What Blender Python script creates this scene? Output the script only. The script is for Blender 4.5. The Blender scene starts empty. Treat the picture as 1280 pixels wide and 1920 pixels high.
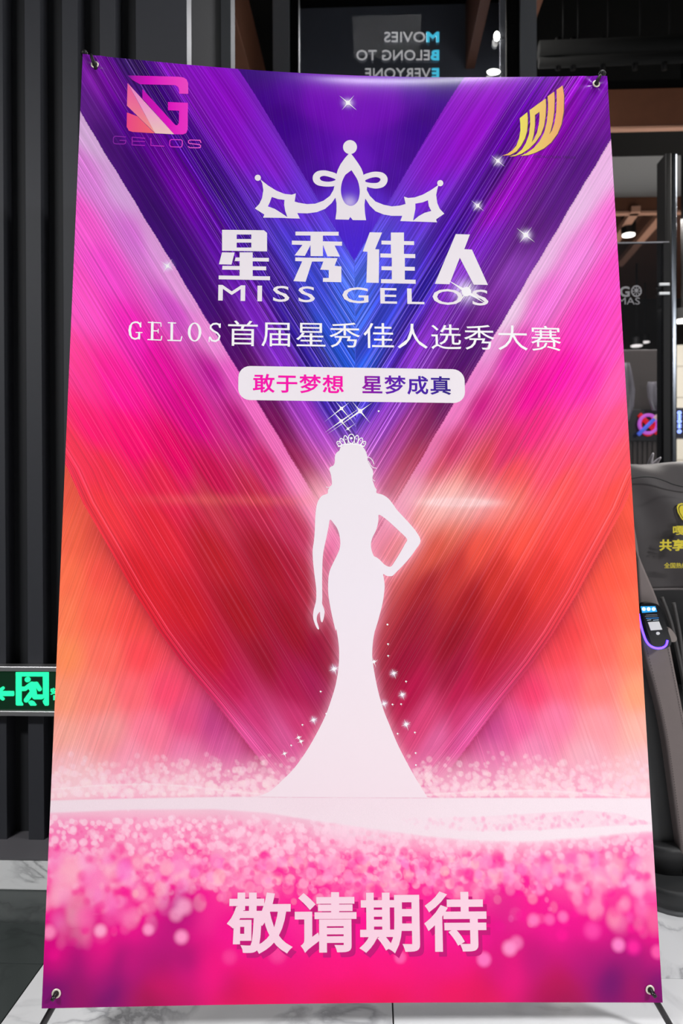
import bpy, bmesh, math, random
import numpy as np
from mathutils import Vector, Matrix
from mathutils.geometry import delaunay_2d_cdt

SC = bpy.context.scene
COL = SC.collection

# ------------------------------------------------------------------ camera
FPX = 1375.0                       # focal length in pixels of the 1280x1920 frame
CAM = np.array([0.0, 0.0, 1.05])
YAW, PITCH, ROLL = math.radians(2.3), math.radians(-0.35), math.radians(-0.15)
FW = np.array([-math.sin(YAW) * math.cos(PITCH), math.cos(YAW) * math.cos(PITCH), math.sin(PITCH)])
RT0 = np.array([math.cos(YAW), math.sin(YAW), 0.0])
UP0 = np.cross(RT0, FW)
RT = RT0 * math.cos(ROLL) + UP0 * math.sin(ROLL)
UP = -RT0 * math.sin(ROLL) + UP0 * math.cos(ROLL)
cam_data = bpy.data.cameras.new('camera')
cam = bpy.data.objects.new('camera', cam_data)
COL.objects.link(cam)
cam_data.sensor_fit = 'HORIZONTAL'
cam_data.sensor_width = 24.0
cam_data.lens = FPX / 1280 * 24.0
cam_data.clip_start = 0.02
cam_data.dof.use_dof = True
cam_data.dof.focus_distance = 1.54
cam_data.dof.aperture_fstop = 4.0
cam.matrix_world = Matrix(((RT[0], UP[0], -FW[0], CAM[0]), (RT[1], UP[1], -FW[1], CAM[1]),
                           (RT[2], UP[2], -FW[2], CAM[2]), (0, 0, 0, 1)))
SC.camera = cam

# ------------------------------------------------------------------ world, lights, exposure
SC.view_settings.view_transform = 'Standard'
SC.view_settings.look = 'None'
SC.view_settings.gamma = 1.0
SC.view_settings.exposure = 0.0
SC.view_settings.use_curve_mapping = False
world = bpy.data.worlds.new('hall_ambient')
SC.world = world
world.use_nodes = True
world.node_tree.nodes['Background'].inputs[0].default_value = (0.95, 0.97, 1.0, 1)
world.node_tree.nodes['Background'].inputs[1].default_value = 0.10


def area_light(name, loc, rot, sx, sy, power, col=(1, 1, 1)):
    d = bpy.data.lights.new(name, 'AREA')
    d.shape = 'RECTANGLE'
    d.size, d.size_y = sx, sy
    d.energy = power
    d.color = col
    o = bpy.data.objects.new(name, d)
    o.location = loc
    o.rotation_euler = rot
    COL.objects.link(o)
    return o


# the ceiling panels of the hall in front of the banner (their housings are built further down)
PANELS = [(-2.4, -1.3, 182), (3.85, -1.3, 325)]
PANEL_Z = 3.25
for lx, ly, lp_ in PANELS:
    area_light('panel_light_glow', (lx, ly, PANEL_Z - 0.03), (0, 0, 0), 1.15, 0.55, lp_)
# fill lights added to brighten the hall behind the banner
HALL_FILL = [(2.5, 4.2, 3.3, 0.8, 55), (1.9, 2.6, 3.25, 0.3, 8), (0.1, 4.45, 3.9, 0.4, 90), (1.9, 6.9, 3.2, 0.6, 80), (2.4, 5.6, 3.2, 0.6, 90)]
for hx, hy, hz, hs_, hp in HALL_FILL:
    area_light('hall_lamp_glow', (hx, hy, hz), (0, 0, 0), hs_, hs_, hp, (1.0, 0.95, 0.9))
# light added for the highlight along the banner's upper edge (housing built further down)
area_light('linear_lamp_glow', (0.6, 1.62, 3.23), (0, 0, 0), 1.3, 0.12, 20)


# ------------------------------------------------------------------ helpers
def ray(x, y):
    return FW + RT * ((x - 640) / FPX) - UP * ((y - 960) / FPX)


def at(x, y, Y):
    r = ray(x, y)
    return CAM + r * (Y / r[1])


def at_z(x, y, Z):
    r = ray(x, y)
    return CAM + r * ((Z - CAM[2]) / r[2])


def s2l(c):
    c = np.asarray(c, float) / 255.0
    return np.where(c <= 0.04045, c / 12.92, ((c + 0.055) / 1.055) ** 2.4)


def col4(rgb):
    a = s2l(rgb)
    return (float(a[0]), float(a[1]), float(a[2]), 1.0)


MATS = {}


def mat(name, rgb=(128, 128, 128), rough=0.5, metal=0.0, spec=0.5, emit=None, estr=1.0, noise=0.0, nscale=30.0,
        trans=0.0, bump=0.0):
    if name in MATS:
        return MATS[name]
    m = bpy.data.materials.new(name)
    m.use_nodes = True
    nt = m.node_tree
    b = nt.nodes['Principled BSDF']
    b.inputs['Base Color'].default_value = col4(rgb)
    b.inputs['Roughness'].default_value = rough
    b.inputs['Metallic'].default_value = metal
    b.inputs['Specular IOR Level'].default_value = spec
    if emit is not None:
        b.inputs['Emission Color'].default_value = col4(emit)
        b.inputs['Emission Strength'].default_value = estr
    if noise > 0 or bump > 0:
        tc = nt.nodes.new('ShaderNodeTexCoord')
        n = nt.nodes.new('ShaderNodeTexNoise')
        n.inputs['Scale'].default_value = nscale
        n.inputs['Detail'].default_value = 5
        nt.links.new(tc.outputs['Object'], n.inputs['Vector'])
        if noise > 0:
            mr = nt.nodes.new('ShaderNodeMapRange')
            mr.inputs['To Min'].default_value = 1 - noise
            mr.inputs['To Max'].default_value = 1 + noise
            nt.links.new(n.outputs['Fac'], mr.inputs['Value'])
            mx = nt.nodes.new('ShaderNodeMix')
            mx.data_type = 'RGBA'
            mx.blend_type = 'MULTIPLY'
            mx.inputs['Factor'].default_value = 1
            mx.inputs['A'].default_value = col4(rgb)
            nt.links.new(mr.outputs['Result'], mx.inputs['B'])
            nt.links.new(mx.outputs['Result'], b.inputs['Base Color'])
        if bump > 0:
            bp = nt.nodes.new('ShaderNodeBump')
            bp.inputs['Strength'].default_value = bump
            bp.inputs['Distance'].default_value = 0.002
            nt.links.new(n.outputs['Fac'], bp.inputs['Height'])
            nt.links.new(bp.outputs['Normal'], b.inputs['Normal'])
    MATS[name] = m
    return m


def glass_mat(name, tint=(200, 205, 205), gloss=0.10, rough=0.02):
    """thin pane: clear or tinted see-through plus a mirror-like surface reflection"""
    if name in MATS:
        return MATS[name]
    m = bpy.data.materials.new(name)
    m.use_nodes = True
    nt = m.node_tree
    nt.nodes.remove(nt.nodes['Principled BSDF'])
    out = nt.nodes['Material Output']
    t = nt.nodes.new('ShaderNodeBsdfTransparent')
    t.inputs[0].default_value = col4(tint)
    g = nt.nodes.new('ShaderNodeBsdfGlossy')
    g.inputs['Roughness'].default_value = rough
    mx = nt.nodes.new('ShaderNodeMixShader')
    fr = nt.nodes.new('ShaderNodeLayerWeight')
    fr.inputs['Blend'].default_value = 0.25
    ad = nt.nodes.new('ShaderNodeMath')
    ad.operation = 'MULTIPLY_ADD'
    ad.inputs[1].default_value = 0.5
    ad.inputs[2].default_value = gloss
    nt.links.new(fr.outputs['Fresnel'], ad.inputs[0])
    nt.links.new(ad.outputs[0], mx.inputs[0])
    nt.links.new(t.outputs[0], mx.inputs[1])
    nt.links.new(g.outputs[0], mx.inputs[2])
    nt.links.new(mx.outputs[0], out.inputs['Surface'])
    MATS[name] = m
    return m


def mesh_obj(name, verts, faces, m, parent=None, smooth=False):
    me = bpy.data.meshes.new(name)
    me.from_pydata([tuple(float(c) for c in v) for v in verts], [], faces)
    me.update()
    if smooth:
        me.shade_smooth()
    o = bpy.data.objects.new(name, me)
    if m is not None:
        me.materials.append(m)
    COL.objects.link(o)
    if parent is not None:
        o.parent = parent
        o.matrix_parent_inverse = parent.matrix_basis.inverted()
    return o


def bm_obj(name, bm, m, parent=None, smooth=False):
    me = bpy.data.meshes.new(name)
    bm.normal_update()
    bm.to_mesh(me)
    bm.free()
    if smooth:
        me.shade_smooth()
    me.materials.append(m)
    o = bpy.data.objects.new(name, me)
    COL.objects.link(o)
    if parent is not None:
        o.parent = parent
        o.matrix_parent_inverse = parent.matrix_basis.inverted()
    return o


def empty(name, loc):
    o = bpy.data.objects.new(name, None)
    o.location = [float(c) for c in loc]
    o.empty_display_size = 0.1
    COL.objects.link(o)
    return o


def tag(o, label=None, cat=None, group=None, kind=None):
    if label:
        o['label'] = label
    if cat:
        o['category'] = cat
    if group:
        o['group'] = group
    if kind:
        o['kind'] = kind
    return o


def box(name, lo, hi, m, parent=None, bevel=0.0):
    bm = bmesh.new()
    bmesh.ops.create_cube(bm, size=1.0)
    lo, hi = np.asarray(lo, float), np.asarray(hi, float)
    lo, hi2 = np.minimum(lo, hi), np.maximum(lo, hi)
    for v in bm.verts:
        for k in range(3):
            v.co[k] = lo[k] if v.co[k] < 0 else hi2[k]
    if bevel > 0:
        bmesh.ops.bevel(bm, geom=bm.edges[:], offset=bevel, segments=2, affect='EDGES', profile=0.5)
    return bm_obj(name, bm, m, parent)


def tube(name, pts, r, m, parent=None, seg=12, cap=True):
    """round rod along a polyline; r is one radius or one for each point"""
    pts = [Vector([float(c) for c in p]) for p in pts]
    rs = r if isinstance(r, (list, tuple)) else [r] * len(pts)
    V, F = [], []
    prev = None
    for i, p in enumerate(pts):
        d = (pts[min(i + 1, len(pts) - 1)] - pts[max(i - 1, 0)]).normalized()
        if prev is None:
            a = d.orthogonal().normalized()
        else:
            a = (prev - d * prev.dot(d)).normalized()
        prev = a
        b = d.cross(a)
        for k in range(seg):
            t = 2 * math.pi * k / seg
            V.append(p + (a * math.cos(t) + b * math.sin(t)) * rs[i])
    n = len(pts)
    for i in range(n - 1):
        for k in range(seg):
            k2 = (k + 1) % seg
            F.append((i * seg + k, i * seg + k2, (i + 1) * seg + k2, (i + 1) * seg + k))
    if cap:
        F.append(tuple(range(seg - 1, -1, -1)))
        F.append(tuple((n - 1) * seg + k for k in range(seg)))
    return mesh_obj(name, V, F, m, parent, smooth=True)


def ball(name, c, r, m, parent=None, scale=(1, 1, 1)):
    bm = bmesh.new()
    bmesh.ops.create_uvsphere(bm, u_segments=16, v_segments=10, radius=r)
    for v in bm.verts:
        v.co = Vector((v.co.x * scale[0], v.co.y * scale[1], v.co.z * scale[2])) + Vector([float(x) for x in c])
    return bm_obj(name, bm, m, parent, smooth=True)


def smooth_loop(pts, n=4, closed=True):
    """Catmull-Rom through the points"""
    P = np.asarray(pts, float)
    N = len(P)
    out = []
    for i in range(N if closed else N - 1):
        if closed:
            p0, p1, p2, p3 = P[(i - 1) % N], P[i], P[(i + 1) % N], P[(i + 2) % N]
        else:
            p0, p1, p2, p3 = P[max(i - 1, 0)], P[i], P[i + 1], P[min(i + 2, N - 1)]
        for k in range(n):
            t = k / n
            out.append(0.5 * (2 * p1 + (p2 - p0) * t + (2 * p0 - 5 * p1 + 4 * p2 - p3) * t * t
                              + (3 * p1 - p0 - 3 * p2 + p3) * t ** 3))
    if not closed:
        out.append(P[-1])
    return np.array(out)


def fill2d(loops, step=0.0, winding=False):
    """triangulate an outline with holes -> (verts, faces); step adds inner points so the shape can bend"""
    L = [np.asarray(lp, float) for lp in loops]
    V0, E0 = [], []
    for lp in L:
        o = len(V0)
        V0 += [Vector((float(p[0]), float(p[1]))) for p in lp]
        E0 += [(o + i, o + (i + 1) % len(lp)) for i in range(len(lp))]
    if step:
        A = np.concatenate(L)
        lo, hi = A.min(0), A.max(0)
        for x in np.arange(lo[0] + step * 0.53, hi[0], step):
            for y in np.arange(lo[1] + step * 0.47, hi[1], step):
                V0.append(Vector((float(x), float(y))))
    V, _, F, _, _, _ = delaunay_2d_cdt(V0, E0, [], 0, 1e-7)
    F = [tuple(f) for f in F]
    C = np.array([(sum((V[i] for i in f), Vector((0, 0))) / len(f))[:] for f in F])
    wn = np.zeros(len(C), int)
    for lp in L:
        for (ax, ay), (bx, by) in zip(lp, np.roll(lp, -1, 0)):
            if ay != by:
                hit = ((ay > C[:, 1]) != (by > C[:, 1])) & (C[:, 0] < (bx - ax) * (C[:, 1] - ay) / (by - ay) + ax)
                wn += hit * (1 if by > ay else -1)
    ok = (wn != 0) if winding else (wn % 2 != 0)
    return [(v.x, v.y) for v in V], [f for f, k in zip(F, ok) if k]


def stroke2d(pts, w, closed=False, cap=5):
    """monoline pen stroke with round ends and joints -> list of (verts, faces)"""
    P = [np.asarray(p, float) for p in pts]
    if closed:
        P = P + [P[0]]
    V, F = [], []
    r = w / 2.0
    for a, b in zip(P[:-1], P[1:]):
        d = b - a
        L = np.linalg.norm(d)
        if L < 1e-9:
            continue
        th = math.atan2(d[1], d[0])
        base = len(V)
        ring = []
        for k in range(cap + 1):
            t = th + math.pi / 2 + math.pi * k / cap
            ring.append(a + r * np.array([math.cos(t), math.sin(t)]))
        for k in range(cap + 1):
            t = th - math.pi / 2 + math.pi * k / cap
            ring.append(b + r * np.array([math.cos(t), math.sin(t)]))
        V += [tuple(q) for q in ring]
        F.append(tuple(range(base, base + len(ring))))
    return V, F


def loops_of(loops):
    """outline (counter-clockwise) and its holes (clockwise) for union2d"""
    out = []
    for i, lp in enumerate(loops):
        q = np.asarray(lp, float)
        a = np.sum(q[:, 0] * np.roll(q[:, 1], -1) - np.roll(q[:, 0], -1) * q[:, 1])
        out.append(q if (a > 0) == (i == 0) else q[::-1])
    return out


def pen(pts, w, closed=False, cap=5):
    V, F = stroke2d(pts, w, closed, cap)
    return [loops_of([[V[i] for i in f]])[0] for f in F]


def union2d(parts, step=0.0):
    """one clean sheet of triangles from overlapping shapes"""
    return fill2d([lp for p in parts for lp in p], step, True)


def merge2d(parts):
    V, F = [], []
    for v, f in parts:
        o = len(V)
        V += list(v)
        F += [tuple(i + o for i in t) for t in f]
    return V, F


def ellipse(cx, cy, rx, ry, n=20, rot=0.0):
    c, s = math.cos(rot), math.sin(rot)
    return [(cx + rx * math.cos(t) * c - ry * math.sin(t) * s, cy + rx * math.cos(t) * s + ry * math.sin(t) * c)
            for t in [2 * math.pi * k / n for k in range(n)]]


def rrect(x0, y0, x1, y1, r, n=6):
    out = []
    for cx, cy, a0 in ((x1 - r, y0 + r, -90), (x1 - r, y1 - r, 0), (x0 + r, y1 - r, 90), (x0 + r, y0 + r, 180)):
        for k in range(n + 1):
            t = math.radians(a0 + 90 * k / n)
            out.append((cx + r * math.cos(t), cy + r * math.sin(t)))
    return out


def text2d(body, weight=0.0, spacing=1.0):
    """built-in font outline as flat triangles, scaled so the ink fills (0,0)-(1,1), y downwards;
    weight moves the outlines outwards to make the strokes bolder"""
    cu = bpy.data.curves.new('lettering_outline', 'FONT')
    cu.body = body
    cu.fill_mode = 'NONE'
    cu.space_character = spacing
    cu.resolution_u = 3
    ob = bpy.data.objects.new('lettering_outline', cu)
    COL.objects.link(ob)
    dg = bpy.context.evaluated_depsgraph_get()
    me = bpy.data.meshes.new_from_object(ob.evaluated_get(dg))
    P = [np.array(v.co[:2]) for v in me.vertices]
    nxt = {}
    for e in me.edges:
        i, j = e.vertices
        nxt.setdefault(i, []).append(j)
        nxt.setdefault(j, []).append(i)
    loops, seen = [], set()
    for s_ in range(len(P)):
        if s_ in seen or s_ not in nxt:
            continue
        cur, lp = s_, []
        while cur is not None and cur not in seen:
            seen.add(cur)
            lp.append(P[cur])
            cand = [j for j in nxt[cur] if j not in seen]
            cur = (cur + 1 if cur + 1 in cand else cand[0]) if cand else None
        lp = [p for k, p in enumerate(lp) if np.linalg.norm(p - lp[k - 1]) > 1e-6]
        if len(lp) > 2:
            loops.append(np.array(lp))
    bpy.data.objects.remove(ob)
    bpy.data.curves.remove(cu)
    bpy.data.meshes.remove(me)
    area = lambda q: 0.5 * float(np.sum(q[:, 0] * np.roll(q[:, 1], -1) - np.roll(q[:, 0], -1) * q[:, 1]))
    sg = 1.0 if area(max(loops, key=lambda q: abs(area(q)))) > 0 else -1.0
    out = []
    for q in loops:
        if weight > 0:
            d = np.roll(q, -1, 0) - q
            d /= np.linalg.norm(d, axis=1)[:, None]
            n = np.stack([d[:, 1], -d[:, 0]], -1) * sg
            m_ = n + np.roll(n, 1, 0)
            k = weight / np.maximum(1 + np.sum(n * np.roll(n, 1, 0), 1), 0.35)
            q = q + m_ * k[:, None]
        out.append(q)
    V, F = fill2d(out, 0.0, True)
    V = np.array(V)
    used = np.array(sorted({i for f in F for i in f}))
    lo, hi = V[used].min(0), V[used].max(0)
    V = (V - lo) / (hi - lo)
    V[:, 1] = 1 - V[:, 1]
    re = {int(o_): k for k, o_ in enumerate(used)}
    return V[used], [tuple(re[i] for i in f) for f in F]


# ------------------------------------------------------------------ the banner sheet
# corners of the sheet (m): top left, top right, bottom right, bottom left
BC = np.array([[0, 0, 0], [0, 0, 0], [0, 0, 0], [0, 0, 0]], float)
BN = np.array([0.07808, -0.98715, 0.13943])
_p0 = np.array([-0.0382, 1.5506, 1.0773])
for _i, (_x, _y) in enumerate(((154.6, 110), (1137.7, 137), (1242, 1880), (78, 1891))):
    _r = ray(_x, _y)
    BC[_i] = CAM + _r * (((_p0 - CAM) @ BN) / (_r @ BN))


VDIR = (BC[3] - BC[0]) / np.linalg.norm(BC[3] - BC[0])


def sheet(u, v, off=0.0):
    """point of the hanging sheet, u to the right, v downwards; the free top and bottom edges curl back"""
    u = np.asarray(u, float)
    v = np.asarray(v, float)
    U, V = u[..., None], v[..., None]
    P = BC[0] * (1 - U) * (1 - V) + BC[1] * U * (1 - V) + BC[2] * U * V + BC[3] * (1 - U) * V
    # the upper corners are pulled by the stand: left one up, right one down
    pull = ((-0.0118 * (1 - u) ** 3 + 0.0068 * u ** 3) * np.exp(-v / 0.055))[..., None]
    P = P + pull * VDIR
    g = np.sin(np.pi * np.clip(u, 0, 1))
    d = off - 0.030 * g * np.exp(-v / 0.030) - 0.009 * g * np.exp(-(1 - v) / 0.020)
    # puckers round the two upper eyelets
    for uu in (0.026, 0.974):
        rr = np.hypot((u - uu) * 1.2, (v - 0.012) * 2.0)
        d = d + 0.0016 * np.exp(-rr / 0.03) * np.cos(5 * np.arctan2((v - 0.012) * 2, (u - uu) * 1.2))
    return P + d[..., None] * BN


def to_px(P):
    d = P - CAM
    z = d @ FW
    return np.stack([640 + FPX * (d @ RT) / z, 960 - FPX * (d @ UP) / z], -1)


def px2uv(pts):
    """where on the sheet a mark measured in the photograph is printed"""
    q = np.asarray(pts, float).reshape(-1, 2)
    uv = np.stack([(q[:, 0] - 110) / 1080, (q[:, 1] - 120) / 1760], -1)
    e = 1e-4
    for _ in range(7):
        r = to_px(sheet(uv[:, 0], uv[:, 1]))
        ju = (to_px(sheet(uv[:, 0] + e, uv[:, 1])) - r) / e
        jv = (to_px(sheet(uv[:, 0], uv[:, 1] + e)) - r) / e
        dq = q - r
        det = ju[:, 0] * jv[:, 1] - ju[:, 1] * jv[:, 0]
        uv[:, 0] += (dq[:, 0] * jv[:, 1] - dq[:, 1] * jv[:, 0]) / det
        uv[:, 1] += (ju[:, 0] * dq[:, 1] - ju[:, 1] * dq[:, 0]) / det
    return uv


def px2cm(pts):
    uv = px2uv(pts)
    return np.stack([(uv[:, 0] - 0.5) * 120, uv[:, 1] * 200], -1)


# ------------------------------------------------------------------ the place
def marble(name, base, vein, rough=0.07, scale=2.2, strength=1.0):
    if name in MATS:
        return MATS[name]
    m = bpy.data.materials.new(name)
    m.use_nodes = True
    nt = m.node_tree
    N, L = nt.nodes, nt.links
    b = N['Principled BSDF']
    b.inputs['Roughness'].default_value = rough
    b.inputs['Specular IOR Level'].default_value = 0.5
    geo = N.new('ShaderNodeNewGeometry')
    oi = N.new('ShaderNodeObjectInfo')
    add = N.new('ShaderNodeVectorMath'); add.operation = 'MULTIPLY_ADD'
    add.inputs[1].default_value = (1, 1, 1)
    sc = N.new('ShaderNodeVectorMath'); sc.operation = 'SCALE'; sc.inputs[0].default_value = (7.3, 3.1, 5.7)
    L.new(oi.outputs['Random'], sc.inputs['Scale'])
    L.new(geo.outputs['Position'], add.inputs[0]); L.new(sc.outputs[0], add.inputs[2])
    n = N.new('ShaderNodeTexNoise'); n.inputs['Scale'].default_value = scale; n.inputs['Detail'].default_value = 6; n.inputs['Distortion'].default_value = 1.6
    L.new(add.outputs[0], n.inputs['Vector'])
    r = N.new('ShaderNodeValToRGB')
    r.color_ramp.elements[0].position = 0.455; r.color_ramp.elements[0].color = col4(base)
    r.color_ramp.elements[1].position = 0.545; r.color_ramp.elements[1].color = col4(base)
    e = r.color_ramp.elements.new(0.5)
    e.color = tuple(0.5 * (1 - strength) * x + (0.5 + 0.5 * strength) * y for x, y in zip(col4(base), col4(vein)))
    e2 = r.color_ramp.elements.new(0.485); e2.color = tuple(0.72 * x + 0.28 * y for x, y in zip(col4(base), col4(vein)))
    L.new(n.outputs['Fac'], r.inputs[0])
    n2 = N.new('ShaderNodeTexNoise'); n2.inputs['Scale'].default_value = scale * 0.8; n2.inputs['Detail'].default_value = 3
    L.new(add.outputs[0], n2.inputs['Vector'])
    mr = N.new('ShaderNodeMapRange'); mr.inputs['From Min'].default_value = 0.42; mr.inputs['From Max'].default_value = 0.62
    L.new(n2.outputs['Fac'], mr.inputs['Value'])
    mx = N.new('ShaderNodeMix'); mx.data_type = 'RGBA'
    mx.inputs['A'].default_value = col4(base)
    L.new(mr.outputs['Result'], mx.inputs['Factor']); L.new(r.outputs[0], mx.inputs['B'])
    L.new(mx.outputs['Result'], b.inputs['Base Color'])
    MATS[name] = m
    return m


WHITE_MARBLE = marble('white_marble', (244, 244, 246), (146, 146, 152))
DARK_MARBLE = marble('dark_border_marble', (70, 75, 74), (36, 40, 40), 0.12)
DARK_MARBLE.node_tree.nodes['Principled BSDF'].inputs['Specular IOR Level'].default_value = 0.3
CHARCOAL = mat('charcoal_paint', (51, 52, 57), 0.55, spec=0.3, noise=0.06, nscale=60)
BLACK = mat('black_paint', (5, 5, 5), 0.6, spec=0.15)
CHROME = mat('brushed_chrome', (150, 153, 158), 0.35, 0.55)
TIMBER = mat('timber_brown', (106, 66, 46), 0.55, noise=0.15, nscale=14)
TRIM = mat('pale_timber_edge', (200, 150, 125), 0.5, noise=0.06, nscale=20)  # light on the beams' lower edges put into a pale wood colour

# floor: slab with single polished tiles
floor = box('floor', (-3.2, -2.4, -0.06), (6.5, 10.0, -0.004), mat('grout_dark', (40, 40, 40), 0.8))
tag(floor, 'polished marble tile floor of the hall', kind='structure')
GX, GY = -0.757, 1.655
tiles = {}
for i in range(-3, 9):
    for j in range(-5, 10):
        kind_ = 'dark' if i < 0 else 'white'  # tiles left of the joint get the darker marble
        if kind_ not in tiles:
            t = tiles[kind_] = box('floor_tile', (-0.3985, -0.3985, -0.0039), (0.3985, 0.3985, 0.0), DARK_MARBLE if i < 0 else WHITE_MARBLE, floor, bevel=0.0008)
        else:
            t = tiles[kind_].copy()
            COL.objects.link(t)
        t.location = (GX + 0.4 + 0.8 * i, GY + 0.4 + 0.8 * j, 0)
# ceiling, far wall
tag(box('ceiling', (-4, -2.6, 4.40), (6.5, 10.0, 4.5), mat('black_ceiling', (6, 7, 7), 0.9, spec=0.1)), 'black open ceiling high above the hall', kind='structure')
tag(box('wall_back', (-4, 9.6, -0.05), (6.5, 9.7, 4.40), mat('far_wall', (58, 54, 52), 0.7, noise=0.1, nscale=3)), 'dim far wall at the end of the hall', kind='structure')

tag(box('wall_side', (6.42, -2.6, -0.05), (6.5, 9.6, 4.40), mat('side_wall', (84, 80, 78), 0.7, noise=0.1, nscale=3)), 'dim plain wall along the right side of the hall', kind='structure')
# left wall: charcoal panel with raised vertical slats, a wide end panel, plinth
WX0, WX1 = -2.6, float(at(350, 60, 2.08)[0])
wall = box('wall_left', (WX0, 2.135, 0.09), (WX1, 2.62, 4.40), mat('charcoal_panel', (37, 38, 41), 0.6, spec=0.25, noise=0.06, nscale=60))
tag(wall, 'charcoal wall with raised vertical slats beside the banner', kind='structure')
sx = [float(at(x, 600, 2.08)[0]) for x in (48.5, 118.6, 189.0)]
pitch = (sx[2] - sx[0]) / 2
sw = float(at(77.8, 600, 2.08)[0]) - sx[0]
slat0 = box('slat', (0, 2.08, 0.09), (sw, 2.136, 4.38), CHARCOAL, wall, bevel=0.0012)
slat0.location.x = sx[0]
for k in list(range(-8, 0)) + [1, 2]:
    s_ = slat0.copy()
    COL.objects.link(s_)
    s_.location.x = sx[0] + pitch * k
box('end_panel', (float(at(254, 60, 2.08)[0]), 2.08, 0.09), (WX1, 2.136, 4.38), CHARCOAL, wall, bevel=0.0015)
box('end_return', (WX1 - 0.003, 2.137, 0.09), (WX1 + 0.0006, 2.56, 4.38), mat('return_black', (34, 35, 36), 0.85, spec=0.08), wall)  # thin black sheet added to give the wall end its shade
box('corner_trim', (WX1 - 0.002, 2.56, 0.0), (WX1 + 0.035, 2.64, 4.38), mat('grey_metal_trim', (70, 72, 75), 0.7, 0.0, spec=0.2), wall)
base = box('baseboard_left', (WX0, 1.972, 0.0), (WX1, 2.62, 0.086), marble('plinth_marble', (238, 238, 238), (95, 95, 100), 0.2, 3.2), bevel=0.004)
tag(base, 'white veined marble plinth under the slatted wall', kind='structure')
box('plinth_top', (WX0, 1.968, 0.0862), (WX1, 2.135, 0.0905), mat('plinth_stone', (96, 94, 98), 0.5, noise=0.1, nscale=12), base)  # top in a darker grey than the plinth front

# ---- hall ceiling: timber beams and bulkhead
def beam(name, lo, hi, m, label):
    return tag(box(name, lo, hi, m, bevel=0.004), label, kind='structure')


n_trim = [0]


def trim(lo, hi, m, label):
    n_trim[0] += 1
    return beam('trim_%d' % n_trim[0], lo, hi, m, label)


for x, w, y0, lab in ((432, 0.16, 3.0, 'left'), (920, 0.06, 4.12, 'middle'), (1018, 0.10, 4.12, 'right')):
    X1 = float(at_z(x, 0, 3.95)[0])
    trim((X1 - w, y0, 3.95), (X1, 7.5, 4.39), TIMBER, {'left': 'brown timber ceiling beam next to the slatted wall', 'middle': 'brown timber ceiling beam behind the glass with mirrored words', 'right': 'brown timber ceiling beam behind the right chrome post'}[lab])
zz = lambda y, Y: float(at(1200, y, Y)[2])
xx = lambda x, Y: float(at(x, 300, Y)[0])
trim((xx(1040, 4.6), 4.585, zz(236, 4.585)), (6.4, 4.62, zz(166, 4.585)), TIMBER, 'upper brown cross beam right of the banner')
trim((xx(1040, 4.6), 4.575, zz(241, 4.575)), (6.4, 4.62, zz(236, 4.575)), TRIM, 'pale lower edge of the upper brown cross beam')
trim((xx(1040, 4.6), 4.625, zz(240, 4.625)), (6.4, 5.0, zz(150, 4.625)), BLACK, 'black bulkhead band under the upper brown beam')
trim((xx(1100, 6.5), 6.6, zz(374, 6.6)), (6.4, 6.75, zz(240, 6.6)), mat('grey_bulkhead', (236, 234, 230), 0.7), 'pale grey bulkhead between the two brown cross beams')
trim((xx(1100, 6.4), 6.4, zz(395, 6.4)), (6.4, 6.44, zz(369, 6.4)), TIMBER, 'lower brown cross beam under the grey bulkhead')
trim((xx(1100, 6.4), 6.385, zz(400, 6.385)), (6.4, 6.44, zz(395, 6.385)), TRIM, 'pale lower edge of the lower brown cross beam')
ZB = zz(400, 6.385)
trim((xx(1100, 6.4), 6.6, ZB + 0.16), (6.4, 9.58, ZB + 0.2), mat('timber_soffit', (84, 52, 38), 0.6, noise=0.15, nscale=10), 'dark brown timber soffit above the slanting battens')


def batten(p, q, w, label):
    a, b = at_z(p[0], p[1], ZB), at_z(q[0], q[1], ZB)
    d = (b - a); d[2] = 0
    d /= np.linalg.norm(d)
    s_ = np.array([-d[1], d[0], 0]) * w / 2
    hz = np.array([0, 0, 0.05])
    V = [a - s_, a + s_, b + s_, b - s_]
    V = V + [v + hz for v in V]
    F = [(0, 1, 2, 3), (7, 6, 5, 4), (0, 4, 5, 1), (1, 5, 6, 2), (2, 6, 7, 3), (3, 7, 4, 0)]
    n_trim[0] += 1
    o = mesh_obj('trim_%d' % n_trim[0], V, F, TRIM)
    return tag(o, label, kind='structure')


batten((1192, 397), (1146, 465), 0.075, 'left slanting pale ceiling batten above the lamp')
batten((1245, 402), (1160, 500), 0.075, 'right slanting pale ceiling batten next to the dark column')
# dark duct work under the black ceiling
for i, (px_, py_, r_) in enumerate(((1010, 95, 0.05), (1010, 118, 0.03))):
    p = at(px_, py_, 4.2)
    o = tube('ceiling_duct', [(p[0], 4.2, p[2]), (4.2, 4.2, p[2] + 0.04)], r_, mat('dark_duct', (15, 16, 16), 0.8, spec=0.1), seg=16)
    tag(o, ['thick dark pipe under the black ceiling at the upper right', 'thin dark pipe just below the thick ceiling pipe'][i], 'pipe')
    for q in (1046, 1074, 1130, 1190, 1245):
        c = at(q, py_, 4.2)
        tube('pipe_bracket', [(c[0], 4.2, c[2] + 0.02 + r_), (c[0], 4.2, c[2] - r_ * 1.3)], 0.016, BLACK, o, 8)
        if i == 0:
            tube('hanger', [(c[0] + 0.03, 4.2, c[2] + r_ * 0.8), (c[0] + 0.03, 4.2, 4.40)], 0.006, BLACK, o, 6)

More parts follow.
